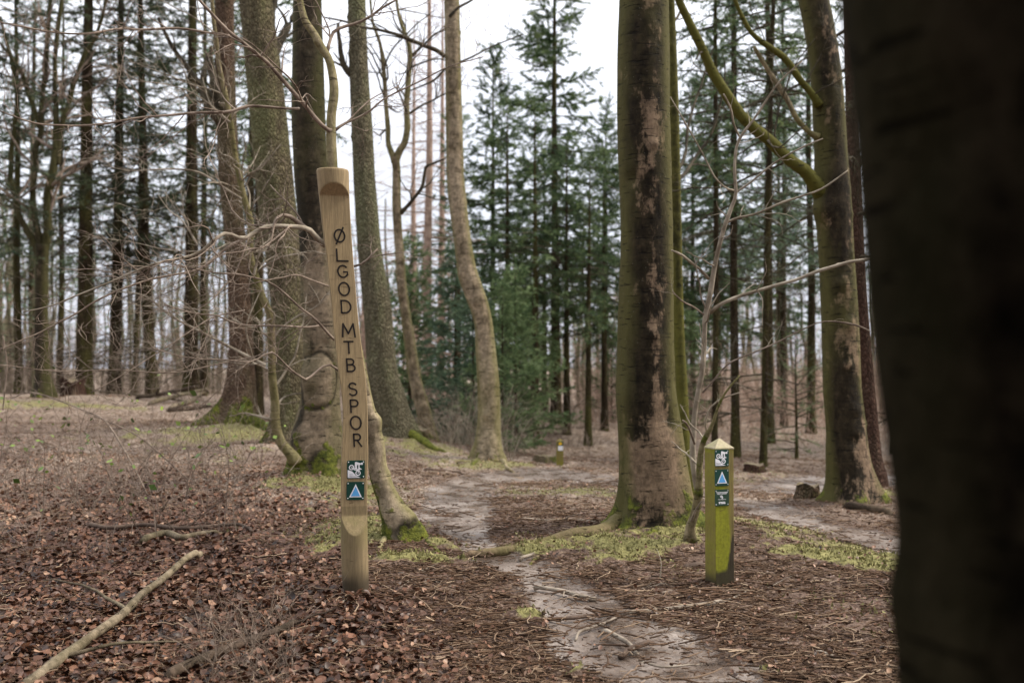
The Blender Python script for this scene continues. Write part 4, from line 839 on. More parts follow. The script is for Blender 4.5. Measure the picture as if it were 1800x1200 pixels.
# many stemmed tree on the left ridge
b = base_of(76, 690, 21)
t = thing('beech_tree', 'many stemmed bare tree splitting into curved stems at the far left of the ridge', 'tree', b)
trunk(t, [(77, 688, 32), (75, 660, 26), (73, 600, 23), (73, 520, 22), (74, 460, 22), (74, 430, 24)], 21, M['beech_dark'], 130, .05, 36, .5, .2, 0, .04, (), .3, .3)
st = [limb(t, l, 21, M['beech_dark'], 'stem') for l in [
    [(70, 440, 16), (64, 405, 12), (57, 355, 10), (61, 300, 10), (69, 240, 10), (75, 170, 9), (83, 83, 8), (87, 0, 7), (90, -60, 6)],
    [(78, 440, 15), (82, 385, 14), (92, 320, 14), (100, 240, 12), (96, 160, 8), (100, 70, 8), (108, 0, 7), (110, -60, 5)],
    [(100, 290, 12), (107, 230, 10), (122, 175, 9), (140, 117, 8), (153, 90, 7), (168, 67, 6), (187, 0, 5), (200, -50, 4)],
    [(68, 450, 14), (56, 420, 12), (43, 400, 11), (28, 355, 10), (19, 310, 9), (22, 250, 8), (30, 180, 8), (20, 110, 7), (8, 60, 6), (0, 30, 5)],
    [(70, 225, 8), (60, 190, 8), (50, 165, 8), (37, 130, 7), (22, 105, 6), (0, 75, 5)]]]
ex = np.array([resample(q, n=24) for q in st]); twigs_on(t, rngof(14), ex[:, :, :3], ex[:, :, 3], M['twig_brown'], 'twig_cluster', 2.0, 2.2, 2.5, .9, 2.5, .35, 0, .6, .2, .005)

# pale sapling beside the short post
t = thing('beech_sapling', 'thin pale bare sapling with crooked stems, between the thick dark beech and the short post', 'sapling', TB['sap'])
sL = [([(1213, 948, 26), (1214, 925, 17), (1222, 900, 16), (1229, 870, 15), (1230, 840, 12), (1232, 800, 11), (1237, 775, 10), (1245, 760, 9), (1252, 745, 6), (1262, 715, 5), (1275, 690, 4), (1300, 660, 3)], 'twig_pale'),
    ([(1228, 870, 10), (1222, 845, 10), (1218, 800, 11), (1220, 760, 10), (1226, 700, 9), (1232, 650, 9), (1237, 600, 9), (1240, 560, 9), (1248, 520, 9), (1254, 480, 9), (1262, 440, 8), (1272, 400, 8), (1285, 365, 7), (1293, 340, 6), (1291, 300, 5), (1294, 260, 5), (1305, 235, 5), (1325, 210, 4), (1345, 180, 4), (1365, 150, 3), (1390, 125, 2.5), (1410, 108, 2)], 'twig_pale'),
    ([(1248, 550, 8), (1262, 538, 7), (1290, 525, 6.5), (1330, 512, 6), (1370, 499, 5.5), (1400, 490, 5.5), (1430, 478, 6), (1460, 470, 6), (1495, 461, 6), (1530, 456, 5)], 'twig_pale'),
    ([(1246, 490, 6), (1232, 475, 5), (1215, 462, 5), (1198, 448, 5), (1180, 440, 3)], 'twig_pale'),
    ([(1275, 392, 5), (1300, 382, 4.5), (1330, 375, 4), (1370, 358, 4), (1410, 345, 3.5), (1445, 332, 3.2), (1490, 300, 2.6)], 'twig_pale'),
    ([(1294, 338, 4), (1320, 320, 3.6), (1350, 295, 3.4), (1380, 275, 3), (1420, 255, 3), (1447, 244, 2.5)], 'twig_pale'),
    ([(1292, 335, 3.6), (1275, 330, 3), (1255, 310, 3), (1235, 270, 2.6), (1210, 225, 2.4), (1178, 170, 2)], 'twig_pale'),
    ([(1300, 240, 3.6), (1290, 220, 3.6), (1284, 190, 3.4), (1272, 165, 3)], 'twig_pale'),
    ([(1235, 690, 4), (1255, 668, 3), (1280, 640, 3), (1310, 625, 2.6), (1360, 605, 2.4), (1410, 580, 2.2), (1450, 565, 2), (1500, 570, 3.5), (1530, 582, 3)], 'twig_brown'),
    ([(1240, 555, 3), (1220, 540, 3), (1200, 530, 3), (1182, 512, 2)], 'twig_brown'), ([(1243, 760, 4), (1240, 740, 3.4), (1250, 715, 3.2), (1270, 700, 3), (1300, 690, 2.2)], 'twig_pale'), ([(1221, 780, 4), (1214, 760, 4), (1208, 745, 4), (1200, 738, 3)], 'twig_brown')]
ex = []
for i, (l, m_) in enumerate(sL):
    p = limb(t, l, 6.9 if l[0][2] > 7 and i < 2 else 6.8, M['beech_tan'] if i == 0 else M[m_], 'stem' if i < 2 else 'branch', 6.6, 12 if i < 2 else 7, .1, 20 + i, moss=.45 if i == 0 else 0); ex.append(resample(p, n=24))
ex = np.array(ex); twigs_on(t, rngof(15), ex[:, :, :3], ex[:, :, 3] * .8, M['twig_pale'], 'twig_cluster', 4.0, .42, 5, .16, 4, .06, .3, .1, .2, .0010)

# ------------------------------------------------------------------ far wood, brush
def far_wood():
    rng = rngof(300); mb = MB(); tw = MB(); fm = MB()
    N = 520; D = np.exp(rng.uniform(math.log(30), math.log(95), N)); a = np.radians(rng.uniform(-33, 33, N)); x, y = D * np.sin(a), D * np.cos(a); z = gz(x, y)
    H = rng.uniform(5, 8.5, N) * np.where(a < -.2, 1.25, 1) * (D / 50) ** .4; n = 8; s = np.linspace(0, 1, n)[None]
    lean = rng.normal(0, .03, (N, 2)); Pm = np.stack([x[:, None] + lean[:, :1] * H[:, None] * s, y[:, None] + lean[:, 1:] * H[:, None] * s, z[:, None] - .3 + H[:, None] * s], -1); Pm[:, 1:, :2] += np.cumsum(rng.normal(0, .08, (N, n - 1, 2)), 1)
    Rm = rng.uniform(.025, .095, N)[:, None] * (1 - .75 * s); tubes(mb, Pm, Rm, 6, moss=np.zeros(N), green=np.full(N, .3), pale=np.zeros(N))
    o = mb.build('far_wood_trunks', M['spruce_pale']); tag(o, 'far off wood of thin bare trunks behind the clearing', 'woodland', kind='stuff')
    P1, R1 = spawn(rng, Pm, Rm * .35, 2.5, 1.8, (45, 85), .25, 7, .1, .12, .5, 0, .6, rmin=.006, cap=7000); tubes(tw, P1, R1, 3)
    P2, R2 = spawn(rng, P1, R1, 2.0, .9, (35, 65), .1, 5, .12, .1, .6, 0, rmin=.005, cap=14000); tubes(tw, P2, R2, 3)
    o = tw.build('far_wood_branches', M['twig_rust']); tag(o, 'hazy mass of bare branches in the far off wood', 'woodland', kind='stuff')
    sel = P1[(rng.random(len(P1)) < .5)]; P3, R3 = spawn(rng, sel, np.full(sel.shape[:2], .01), 1.3, .8, (35, 65), -.2, 5, .1, .1, .6, .4); blades(rng, np.concatenate([P3]), 22, .20, .05, fm, .55)
    o = fm.build('far_wood_foliage', M['needle_blue']); tag(o, 'blurred green foliage of the far off wood', 'woodland', kind='stuff')
far_wood()
def brush():
    rng = rngof(310)
    def stems(n, a0, a1, r0, r1, h0, h1, mat, name, label, rad=.004, sub=3.0, lim=9000):
        a = np.radians(rng.uniform(a0, a1, n)); r = rng.uniform(r0, r1, n); x, y = r * np.sin(a), r * np.cos(a)
        path = masks(x, y)[0]; k = path < .2; x, y = x[k], y[k]; n = len(x); z = gz(x, y); H = rng.uniform(h0, h1, n); m = 7
        d = nrm(np.stack([rng.normal(0, .35, n), rng.normal(0, .35, n), np.ones(n)], -1)); pts = [np.stack([x, y, z - .05], -1)]
        for i in range(m - 1):
            d = nrm(d + rng.normal(size=(n, 3)) * .14 - np.array([0, 0, .06 * i])); pts.append(pts[-1] + d * (H / (m - 1))[:, None])
        Pm = np.stack(pts, 1); Rm = rad * rng.uniform(.6, 1.4, n)[:, None] * np.linspace(1, .35, m)[None]
        mb = MB(); tubes(mb, Pm, Rm, 3); P1, R1 = spawn(rng, Pm, Rm, sub, .5, (30, 65), .1, 5, .15, .2, .6, 0, rmin=rad * .4, cap=lim); tubes(mb, P1, R1, 3)
        o = mb.build(name, mat); tag(o, label, 'undergrowth', kind='stuff'); return P1
    stems(3000, 4, 24, 22, 48, .7, 3.0, M['twig_rust'], 'brushwood', 'pinkish brown leafless brushwood behind the short post', .007, 2.5)
    stems(900, -9, 5, 18, 34, .4, 1.3, M['twig_brown'], 'brushwood', 'brown leafless brushwood around the young spruces', .006, 2.5)
    stems(1900, -33, -8, 25, 40, .5, 2.8, M['twig_brown'], 'brushwood', 'thin leafless brushwood along the left ridge', .006, 2.5)
    stems(260, -4, 0, 13.5, 17, .4, 1.4, M['twig_pale'], 'brushwood', 'pale thin brushwood left of the wavy beech', .004, 3)
    P1 = stems(330, -31, -14, 7.2, 12.5, .4, 1.25, M['twig_brown'], 'bramble_thicket', 'thin brown bramble stems with a few green leaves on the left', .0030, 3.2)
    sel = P1[rng.random(len(P1)) < .30][:, -1]; mb = MB(); N = len(sel)
    if N:
        yaw = rng.uniform(0, 6.3, N); a = np.stack([np.cos(yaw), np.sin(yaw), rng.normal(0, .4, N)], -1); b = np.cross(a, nrm(rng.normal(size=(N, 3)))); L = rng.uniform(.025, .06, (N, 1))
        V = np.stack([sel, sel + a * L * .5 + b * L * .4, sel + a * L * 1.1, sel + a * L * .5 - b * L * .4], 1); mb.add(V.reshape(-1, 3), np.arange(4 * N).reshape(-1, 4), tint=np.repeat(rng.random(N), 4))
        o = mb.build('bramble_leaves', M['green_leaf'], smooth_=False); tag(o, 'small bright green leaves on the bramble stems at left', 'leaves', kind='stuff')
    stems(150, -17.5, -12.2, 4.0, 5.0, .12, .40, M['twig_brown'], 'dry_stalks', 'dry straw coloured stalks on the leaves left of the tall post foot', .0020, 4)
brush()

# ------------------------------------------------------------------ posts
def wood_mat(name, fresh, old, green, gz0_=0.0):
    s = NT(name, 0.75, 0.3); gr = s.noise(11, 6, s.map((9, 9, .55)), .65, .4); fine = s.noise(60, 4, s.map((6, 6, .3)))
    c = s.mix(s.ramp(gr, (.34, 0), (.66, 1)), tuple(x * .68 for x in fresh), fresh)
    c = s.mix(s.ramp(fine, (.35, .4), (.6, 0)), c, tuple(x * .45 for x in fresh))
    oldc = s.mix(s.ramp(gr, (.36, 0), (.66, 1)), tuple(x * .6 for x in old), old)
    c = s.mix(s.attr('old'), c, oldc)
    gm = s.ramp(s.math('ADD', s.attr('alg'), s.math('MULTIPLY', s.math('SUBTRACT', s.noise(9, 6, rough=.7), .5), 1.1)), (.25, 0), (.85, .9))
    c = s.mix(gm, c, s.mix(s.ramp(s.noise(60, 4), (.3, 0), (.7, 1)), green, tuple(x * .6 for x in green)))
    ck = s.noise(5, 3, s.map((2.5, 2.5, 14)), .6, .5); line = s.ramp(ck, (.300, 1), (.325, 0)); c = s.mix(s.math('MULTIPLY', line, .55), c, (.07, .04, .02))
    c = s.mix(s.attr('wet'), c, (.028, .02, .012))
    s.bump(s.math('ADD', gr, s.math('MULTIPLY', fine, .5)), .45, .004); return s.col(c)
M['post'] = wood_mat('carved_oak', (.43, .315, .17), (.22, .165, .09), (.17, .16, .04))
M['post_sq'] = wood_mat('green_weathered_post', (.25, .19, .06), (.19, .155, .05), (.26, .27, .012))
def flat(name, c, rough=.5): s = NT(name, rough, .4); return s.col(s.mix(s.ramp(s.noise(70, 3), (.3, .12), (.7, 0)), c, tuple(x * .5 for x in c)))
M['plate'] = flat('dark_green_enamel', (.004, .045, .032), .35); M['white'] = flat('white_print', (.78, .77, .80)); M['blue'] = flat('blue_print', (.10, .36, .72)); M['ink'] = flat('grey_print', (.30, .30, .33))
M['rivet'] = flat('rivet_zinc', (.62, .62, .62), .35); M['groove'] = flat('burnt_groove', (.016, .011, .009), .9); M['yellow'] = flat('yellow_print', (.80, .50, .02)); M['plate2'] = flat('moss_green_enamel', (.018, .05, .028), .4)

class Face:
    """a flat frame: o origin, ex right, ez up, n outward normal"""
    def __init__(s, o, ex, ez): s.o = np.array(o, float); s.ex = nrm(np.array(ex, float)); s.ez = nrm(np.array(ez, float)); s.n = np.cross(s.ex, s.ez)
    def at(s, p2, off=0.0): p2 = np.asarray(p2, float); return s.o + p2[..., :1] * s.ex + p2[..., 1:2] * s.ez + off * s.n
def poly(mb, fc, pts, off, th=0.0008):
    pts = np.array(pts, float); n = len(pts)
    A = fc.at(pts, off + th); B = fc.at(pts, off); i = np.arange(n); j = (i + 1) % n
    mb.add(np.vstack([A, B]), [np.stack([i, i + n, j + n, j], -1), i[None]])
def tri_poly(mb, fc, pts, off, th=.0008):
    """concave outline, triangulated"""
    from mathutils.geometry import tessellate_polygon
    t = tessellate_polygon([[Vector((a, b, 0)) for a, b in pts]]); pts = np.array(pts, float); n = len(pts); i = np.arange(n); j = (i + 1) % n
    mb.add(np.vstack([fc.at(pts, off + th), fc.at(pts, off)]), [np.stack([i, i + n, j + n, j], -1), np.array([list(q) for q in t])])
def stroke(mb, fc, pts, wd, off, th=.0008, closed=False):
    p = np.array(pts, float)
    if not closed and 2 < len(p) < 7:
        for i in range(len(p) - 1): stroke(mb, fc, p[i:i+2], wd, off, th + .00015 * i)
        return
    if closed: p = np.vstack([p, p[:1]])
    t = np.gradient(p, axis=0)
    if closed: t[0] = t[-1] = p[1] - p[-2]
    t /= np.linalg.norm(t, axis=1, keepdims=True) + 1e-9; nn = np.stack([-t[:, 1], t[:, 0]], -1) * wd / 2
    if not closed: p = p.copy(); p[0] -= t[0] * wd * .4; p[-1] += t[-1] * wd * .4
    A = fc.at(p + nn, off + th); B = fc.at(p - nn, off + th); A0 = fc.at(p + nn, off); B0 = fc.at(p - nn, off); n = len(p); i = np.arange(n - 1)
    mb.add(np.vstack([A, B, A0, B0]), [np.stack([i, i + n, i + n + 1, i + 1], -1), np.stack([i, i + 1, i + 2*n + 1, i + 2*n], -1), np.stack([i + n, i + 3*n, i + 3*n + 1, i + n + 1], -1)])
def arc(cx, cy, rx, ry, a0, a1, n=20):
    a = np.radians(np.linspace(a0, a1, n)); return np.stack([cx + rx * np.cos(a), cy + ry * np.sin(a)], -1)
def rrect(w_, h_, r_, n=5):
    return np.vstack([arc(sx * (w_ - r_), sy * (h_ - r_), r_, r_, a, a + 90, n) for sx, sy, a in ((1, 1, 0), (-1, 1, 90), (-1, -1, 180), (1, -1, 270))])
def textmesh(body, fc, x, y, size, mat, parent, off, bold=0.0, name='text'):
    cu = bpy.data.curves.new('text', 'FONT'); cu.body = body; cu.size = size; cu.align_x = 'CENTER'; cu.align_y = 'CENTER'; cu.extrude = .0003; cu.offset = bold
    ob = bpy.data.objects.new('tmp', cu); COL.objects.link(ob); dg = bpy.context.evaluated_depsgraph_get(); me = bpy.data.meshes.new_from_object(ob.evaluated_get(dg))
    co = np.zeros(len(me.vertices) * 3); me.vertices.foreach_get('co', co); co = co.reshape(-1, 3); W = fc.at(co[:, :2] + np.array([x, y]), 0) + (off + co[:, 2:3]) * fc.n - np.array(parent['_root'][:])
    me.vertices.foreach_set('co', W.ravel()); me.materials.clear(); me.materials.append(mat); bpy.data.objects.remove(ob)
    o = bpy.data.objects.new(name, me); COL.objects.link(o); o.parent = parent; return o
def plate(root_, fc, cx, cz, hw, kind, tilt=0.0):
    """sign plate part with emblem, text and rivets as sub-parts; fc = post face"""
    ca, sa = math.cos(R(tilt)), math.sin(R(tilt)); f = Face(fc.at(np.array([cx, cz])), fc.ex * ca + fc.ez * sa, fc.ez * ca - fc.ex * sa); ro = root_['_o']
    mb = MB(); poly(mb, f, rrect(hw, hw * 1.03, hw * .12), 0.0, .003); pl = mb.build('sign_plate', M['plate2'] if kind == 'info' else M['plate'], root_, False); pl['_o'] = ro; pl['_root'] = ro; off = .0031
    mb = MB()
    for sx in (-1, 1):
        for sy in (-1, 1):
            c = np.array([sx, sy]) * hw * .84; ring = arc(c[0], c[1], hw * .07, hw * .07, 0, 330, 12); ring2 = arc(c[0], c[1], hw * .04, hw * .04, 0, 330, 12); i = np.arange(12); j = (i + 1) % 12
            rv = MB(); rv.add(np.vstack([f.at(ring, off), f.at(ring2, off + .0022)]), [np.stack([i, j, j + 12, i + 12], -1), (i + 12)[None]]); rv.build('rivet', M['rivet'], pl)
    S = lambda pts: np.array(pts, float) * hw
    if kind == 'bike':
        mb = MB(); hill = [(-.93, -.05), (-.7, -.10), (-.42, -.22), (-.22, -.42), (-.08, -.62), (.15, -.78), (.5, -.94), (-.93, -.94)]; tri_poly(mb, f, S(hill), off)
        for c in ((-.50, .24), (.23, -.42)): stroke(mb, f, arc(c[0] * hw, c[1] * hw, .245 * hw, .245 * hw, 0, 345, 24), .11 * hw, off, closed=True)
        tri_poly(mb, f, S([(-.12, .82), (.02, .86), (.52, .70), (.55, .58), (.42, .50), (.40, .18), (.56, .0), (.50, -.05), (.26, .12), (.27, .50), (.12, .50), (.10, .30), (.14, .1), (-.02, .02), (-.15, .05), (-.04, .20), (-.14, .36)]), off)
        poly(mb, f, arc(.66 * hw, .64 * hw, .13 * hw, .13 * hw, 0, 340, 16), off)
        for q, wd in (([(-.50, .24), (-.20, -.02), (.05, -.08), (.42, .12)], .09), ([(-.34, .30), (-.08, .12), (.30, -.06)], .07), ([(-.2, -.02), (-.02, .24)], .07), ([(.23, -.42), (.40, .02), (.46, .14)], .08), ([(.38, .14), (.62, .02)], .07), ([(.0, -.12), (.3, -.05)], .07)):
            off += .0001; stroke(mb, f, S(q), wd * hw, off)
        mb.build('rider_emblem', M['white'], pl, False)
    elif kind == 'tri':
        mb = MB(); poly(mb, f, S([(.02, .78), (.74, -.72), (-.70, -.72)]), off); mb.build('triangle_border', M['white'], pl, False)
        mb = MB(); poly(mb, f, S([(.02, .50), (.53, -.59), (-.49, -.59)]), off + .0009); mb.build('blue_triangle', M['blue'], pl, False)
    elif kind == 'info':
        mb = MB(); stroke(mb, f, arc(-.10 * hw, .14 * hw, .13 * hw, .10 * hw, -60, 230, 14), .09 * hw, off); stroke(mb, f, S([(.02, .14), (.10, .04), (.06, -.08), (-.04, -.14)]), .09 * hw, off); stroke(mb, f, S([(.0, .2), (-.1, .02)]), .07 * hw, off); mb.build('crown_emblem', M['white'], pl, False)
    return f, pl, off
def strokes_letter(ch):
    L = {'L': [[(0, 1), (0, 0), (.62, 0)]], 'T': [[(0, 1), (.8, 1)], [(.4, 1), (.4, 0)]], 'M': [[(0, 0), (.08, 1), (.45, .25), (.85, 1), (.95, 0)]],
         'P': [[(0, 0), (0, 1)], [(0, 1), (.35, 1), *arc(.35, .74, .27, .26, 80, -80, 8), (.3, .48), (0, .48)]],
         'R': [[(0, 0), (0, 1)], [(0, 1), (.35, 1), *arc(.35, .75, .27, .25, 80, -80, 8), (.3, .5), (0, .5)], [(.3, .5), (.68, 0)]],
         'B': [[(0, 0), (0, 1)], [(0, 1), (.3, 1), *arc(.3, .77, .24, .23, 80, -80, 8), (.28, .54), (0, .54)], [(.3, .54), *arc(.32, .27, .3, .27, 80, -80, 8), (.3, 0), (0, 0)]],
         'D': [[(0, 0), (0, 1)], [(0, 1), (.25, 1), *arc(.25, .5, .45, .5, 85, -85, 14), (0, 0)]],
         'G': [list(map(tuple, arc(.42, .5, .42, .5, 45, 325, 20))) + [(.80, .18), (.80, .46), (.48, .46)]],
         'S': [list(map(tuple, arc(.36, .76, .32, .24, 30, 230, 12))) + list(map(tuple, arc(.36, .26, .34, .26, 60, -150, 14)))],
         'O': [list(map(tuple, arc(.42, .5, .42, .5, 0, 360, 28)))], 'Ø': [list(map(tuple, arc(.42, .5, .42, .5, 0, 360, 28))), [(.12, -.16), (.74, 1.16)]]}
    return L[ch]

def tall_post():
    D0 = 5.25; b = base_of(626, 1045, D0); t = thing('marker_post', 'tall leaning carved timber post with dark vertical lettering and two green plates', 'post', b)
    # outline traced at the post's own distance: y, left, right
    O = np.array([(1075, 602, 649), (1045, 603, 648.5), (980, 600, 647), (915, 599, 645.5), (843, 599.5, 645.5), (800, 600, 647), (758, 602, 646.5), (718, 602.5, 646), (680, 599, 643.5), (653, 595, 641), (617, 590.5, 636.5), (595, 588, 633.5), (565, 585, 630), (533, 582.5, 627), (500, 579, 624.5), (467, 576, 621.5), (440, 572.5, 619.5), (419, 569.5, 618), (387, 565.5, 616), (345, 561, 614), (305, 557, 613), (299, 556.6, 612.6)])
    pts = []
    for y, l, r_ in O:
        a, c = P(l, y, D0), P(r_, y, D0); pts.append([*(a + c) / 2, np.linalg.norm(c - a) / 2])
    p = resample(np.array(pts), n=420); C, rad = p[:, :3], p[:, 3]; z = C[:, 2]; k = 96
    zt = P(585, 299, D0)[2]
    z_a0, z_a1 = P(590, 322, D0)[2], P(590, 345, D0)[2]      # head of the carved face
    z_b0, z_b1 = P(622, 905, D0)[2], P(630, 943, D0)[2]      # scalloped lower end
    yaw = R(13); n = np.array([math.sin(yaw), -math.cos(yaw), 0]); ex = np.array([math.cos(yaw), math.sin(yaw), 0])
    cut = np.full(len(z), 1.2)
    cin = .26
    cut = np.where(z < z_a0, 1.08 - (1.08 - cin) * np.clip((z_a0 - z) / (z_a0 - z_a1), 0, 1) ** .9, 1.2)
    lowr = np.clip((z - z_b1) / (z_b0 - z_b1), 0, 1) ** 1.0; cut = np.where(z < z_b0, 1.06 - (1.06 - cin) * lowr, cut)
    cut[z < z_b1] = 1.2
    th = np.linspace(0, 2*PI, k, endpoint=False); X = np.cos(th)[None] * rad[:, None]; Yn = np.sin(th)[None] * rad[:, None] * .94
    V0 = np.stack([X, Yn, 0 * X], -1); wob = 1 + .018 * fbm(np.stack([X * 3, Yn * 3, z[:, None] * .5 + 0 * X], -1), 6, 5, 2); X = X * (1 + 0 * wob); Yn = Yn * wob
    lim = cut * rad; flatm = Yn > lim[:, None]; Yc = np.minimum(Yn, lim[:, None] + 0 * Yn)
    V = C[:, None] + X[..., None] * ex + Yc[..., None] * n
    V[-1] = V[-1] * 1.0; 
    top_round = np.clip((z - (zt - .012)) / .012, 0, 1)[:, None, None]; V = C[:, None] + (V - C[:, None]) * (1 - .03 * top_round ** 2)
    hz = z[:, None] - b[2]; old = np.where(flatm, .08 + .10 * (hz > 1.9), .75 - .35 * (hz > .45)) + 0 * X; old = np.where(hz < .45, np.maximum(old, .55), old)
    old = np.where((hz > z_a0 - b[2]), .45, old)
    alg = .42 * np.exp(-((hz - .32) / .16) ** 2) * (Yc > 0) + 0 * X; wet = smooth(.15, .03, hz + .03 * vnoise(V, 14, 9)) * .85 + 0 * X
    mb = MB(); mb.add(V.reshape(-1, 3), [ring_faces(len(C), k), (np.arange(k) + (len(C) - 1) * k)[None]], old=old.ravel(), alg=alg.ravel(), wet=wet.ravel()); mb.build('post_body', M['post'], t)
    cin_w = cin
    def fpt(px, py, off=.0):
        """point of the carved face seen at a pixel"""
        d = ray(px, py); tt = D0
        for _ in range(6):
            q = CAM + d * tt; i = np.interp(q[2], z, np.arange(len(z))); c = np.array([np.interp(i, np.arange(len(z)), C[:, j]) for j in range(3)]); r_ = np.interp(i, np.arange(len(z)), rad)
            pl = c + n * (cin_w * r_ + off); tt = ((pl - CAM) @ n) / (d @ n)
        return CAM + d * tt
    txt = [('Ø', 596.8, 414.5, 20, 24), ('L', 601.5, 448.5, 21, 23), ('G', 602.3, 477, 19, 23), ('O', 604.8, 508, 20.5, 25), ('D', 608.3, 539, 18.5, 24), ('M', 612.6, 580.4, 24, 25), ('T', 613, 610.4, 18, 23), ('B', 616.8, 641.6, 16, 24), ('S', 620.4, 683.8, 15, 24), ('P', 622.9, 713.5, 15, 24), ('O', 625.4, 742.7, 20.5, 25), ('R', 628.5, 773.3, 15, 24)]
    for ch, px, py, wp, hp in txt:
        o0 = fpt(px, py); up = fpt(px - .12 * 10 * 0, py - 12) - fpt(px, py + 12); f = Face(o0, ex, up); s = 1 / F * D0; lt = strokes_letter(ch); allp = np.vstack([np.array(q, float) for q in lt]); 
        body = np.vstack([np.array(q, float) for q in lt[:1]]) if ch == 'Ø' else allp; x0, x1 = body[:, 0].min(), body[:, 0].max(); y0, y1 = body[:, 1].min(), body[:, 1].max(); wv, hv = (wp - 2.5) * s, (hp - 2.5) * s
        lb = MB()
        for q in lt:
            q = np.array(q, float); q = np.stack([((q[:, 0] - x0) / (x1 - x0) - .5) * wv, ((q[:, 1] - y0) / (y1 - y0) - .5) * hv], -1); q[:, 0] += .06 * q[:, 1] * -1
            stroke(lb, f, q, 2.9 * s, .0012, .0012, closed=False)
        lb.build('letter', M['groove'], t, False)
    for kind, px, py, tl in (('bike', 625.7, 824.5, 0), ('tri', 624.7, 862.2, -1)):
        o0 = fpt(px, py, .001); f = Face(o0, ex, fpt(px, py - 10) - fpt(px, py + 10)); g, pl, off = plate(t, f, 0, 0, 15 / F * D0 / math.cos(yaw), kind, tl)
        if kind == 'bike':
            hw = 15 / F * D0; textmesh('Start', g, -.55 * hw, -.56 * hw, .2 * hw, M['ink'], pl, off + .001); textmesh('Ølgod spor', g, -.32 * hw, -.78 * hw, .2 * hw, M['ink'], pl, off + .001)
tall_post()

def short_post():
    D0 = 5.8; s_ = .122; yaw = R(19); hwp = s_ / 2; b = base_of(1265, 1030, D0 + .04); zt = P(1263, 788, D0)[2]; zc = P(1263, 770.5, D0 + .05)[2]
    t = thing('marker_post', 'short square post with pyramid top, bright green algae and three green plates', 'post', b)
    ex = np.array([math.cos(yaw), math.sin(yaw), 0]); n = np.array([math.sin(yaw), -math.cos(yaw), 0]); c0 = np.array(b)
    m = 14; per = []
    q = np.linspace(-1, 1, m); ch = .97
    sq = np.vstack([np.stack([q * ch, -np.ones(m)], -1), np.stack([np.ones(m), q * ch], -1), np.stack([-q * ch, np.ones(m)], -1), np.stack([-np.ones(m), -q * ch], -1)]) * hwp   # y=-1 is front
    zs = np.concatenate([[b[2] - .3], np.linspace(b[2] - .02, zt, 70)]); k = len(sq); X = sq[:, 0][None] + 0 * zs[:, None]; Y = sq[:, 1][None] + 0 * zs[:, None]
    V = np.array([b[0], b[1], 0]) + X[..., None] * ex - Y[..., None] * n + zs[:, None, None] * np.array([0, 0, 1.0])
    V = V + .0015 * vnoise(V, 18, 4)[..., None] * np.array([1, 1, 0])
    h = zs[:, None] - b[2] + 0 * X; front = (sq[:, 1] < -hwp * .98)[None] & (h > -9)
    u = X / hwp; edge = .085 + .20 * smooth(.15, .85, u)                                 # dark damp foot, higher to the right
    wet = np.where(front, smooth(edge + .03, edge - .02, h + .03 * vnoise(V, 14, 2) + .015 * vnoise(V, 45, 3)), smooth(.10, .0, h)) + np.where(front, .35 * smooth(.5, .95, u) * smooth(.46, .25, h), 0)
    alg = np.where(front, 1.1 * np.exp(-((h - .24) / .19) ** 2) * smooth(.75, .2, u) + .55 * smooth(.9, -.6, u) * (h < .6) + .2, .48) + np.where(h > zt - b[2] - .03, .3, 0)
    mb = MB(); mb.add(V.reshape(-1, 3), [ring_faces(len(zs), k)], old=np.full(V.shape[:2], .35).ravel(), alg=alg.ravel(), wet=np.clip(wet, 0, .95).ravel()); mb.build('post_body', M['post_sq'], t, False)
    mb = MB(); cs = np.array([(-1, -1), (1, -1), (1, 1), (-1, 1)]) * hwp * 1.035
    ring = lambda z, f_: np.array([b[0], b[1], 0]) + (cs[:, :1] * f_) * ex - (cs[:, 1:] * f_) * n + np.array([0, 0, z])
    A = ring(zt - .004, 1.0); B = ring(zt + .003, 1.0); ap = ring(zc, .06); i = np.arange(4); j = (i + 1) % 4
    mb.add(np.vstack([A, B, ap]), [np.stack([i, j, j + 4, i + 4], -1), np.stack([i + 4, j + 4, j + 8, i + 8], -1), (i + 8)[None]], old=.9, alg=.35, wet=0.0); 
    M['cap'] = wood_mat('lichened_end_grain', (.42, .36, .22), (.44, .38, .25), (.34, .36, .10)); mb.build('pyramid_cap', M['cap'], t, False)
    fr = Face(c0 + n * (hwp + .0012), ex, (0, 0, 1)); sc_ = D0 / F; hw = .0465
    def uv(px, py):
        d = ray(px, py); tt = ((fr.o - CAM) @ fr.n) / (d @ fr.n); q_ = CAM + d * tt - fr.o; return q_ @ fr.ex, q_ @ fr.ez
    for kind, px, py in (('bike', 1268.5, 804.5), ('tri', 1268.5, 839), ('info', 1268.7, 874)):
        x, y = uv(px, py); g, pl, off = plate(t, fr, x, y, hw, kind)
        if kind == 'bike': textmesh('Start', g, -.52 * hw, -.68 * hw, .34 * hw, M['ink'], pl, off + .001)
        if kind == 'info':
            for tx, yy, sz, bo in (('Ved henvendelse', .66, .19, .0002), ('oplys nummer', .50, .19, .0002), ('Naturstyrelsen', -.22, .15, 0), ('93846', -.66, .30, .0010)): textmesh(tx, g, 0, yy * hw, sz * hw * 1.25, M['white'], pl, off, bo)
short_post()

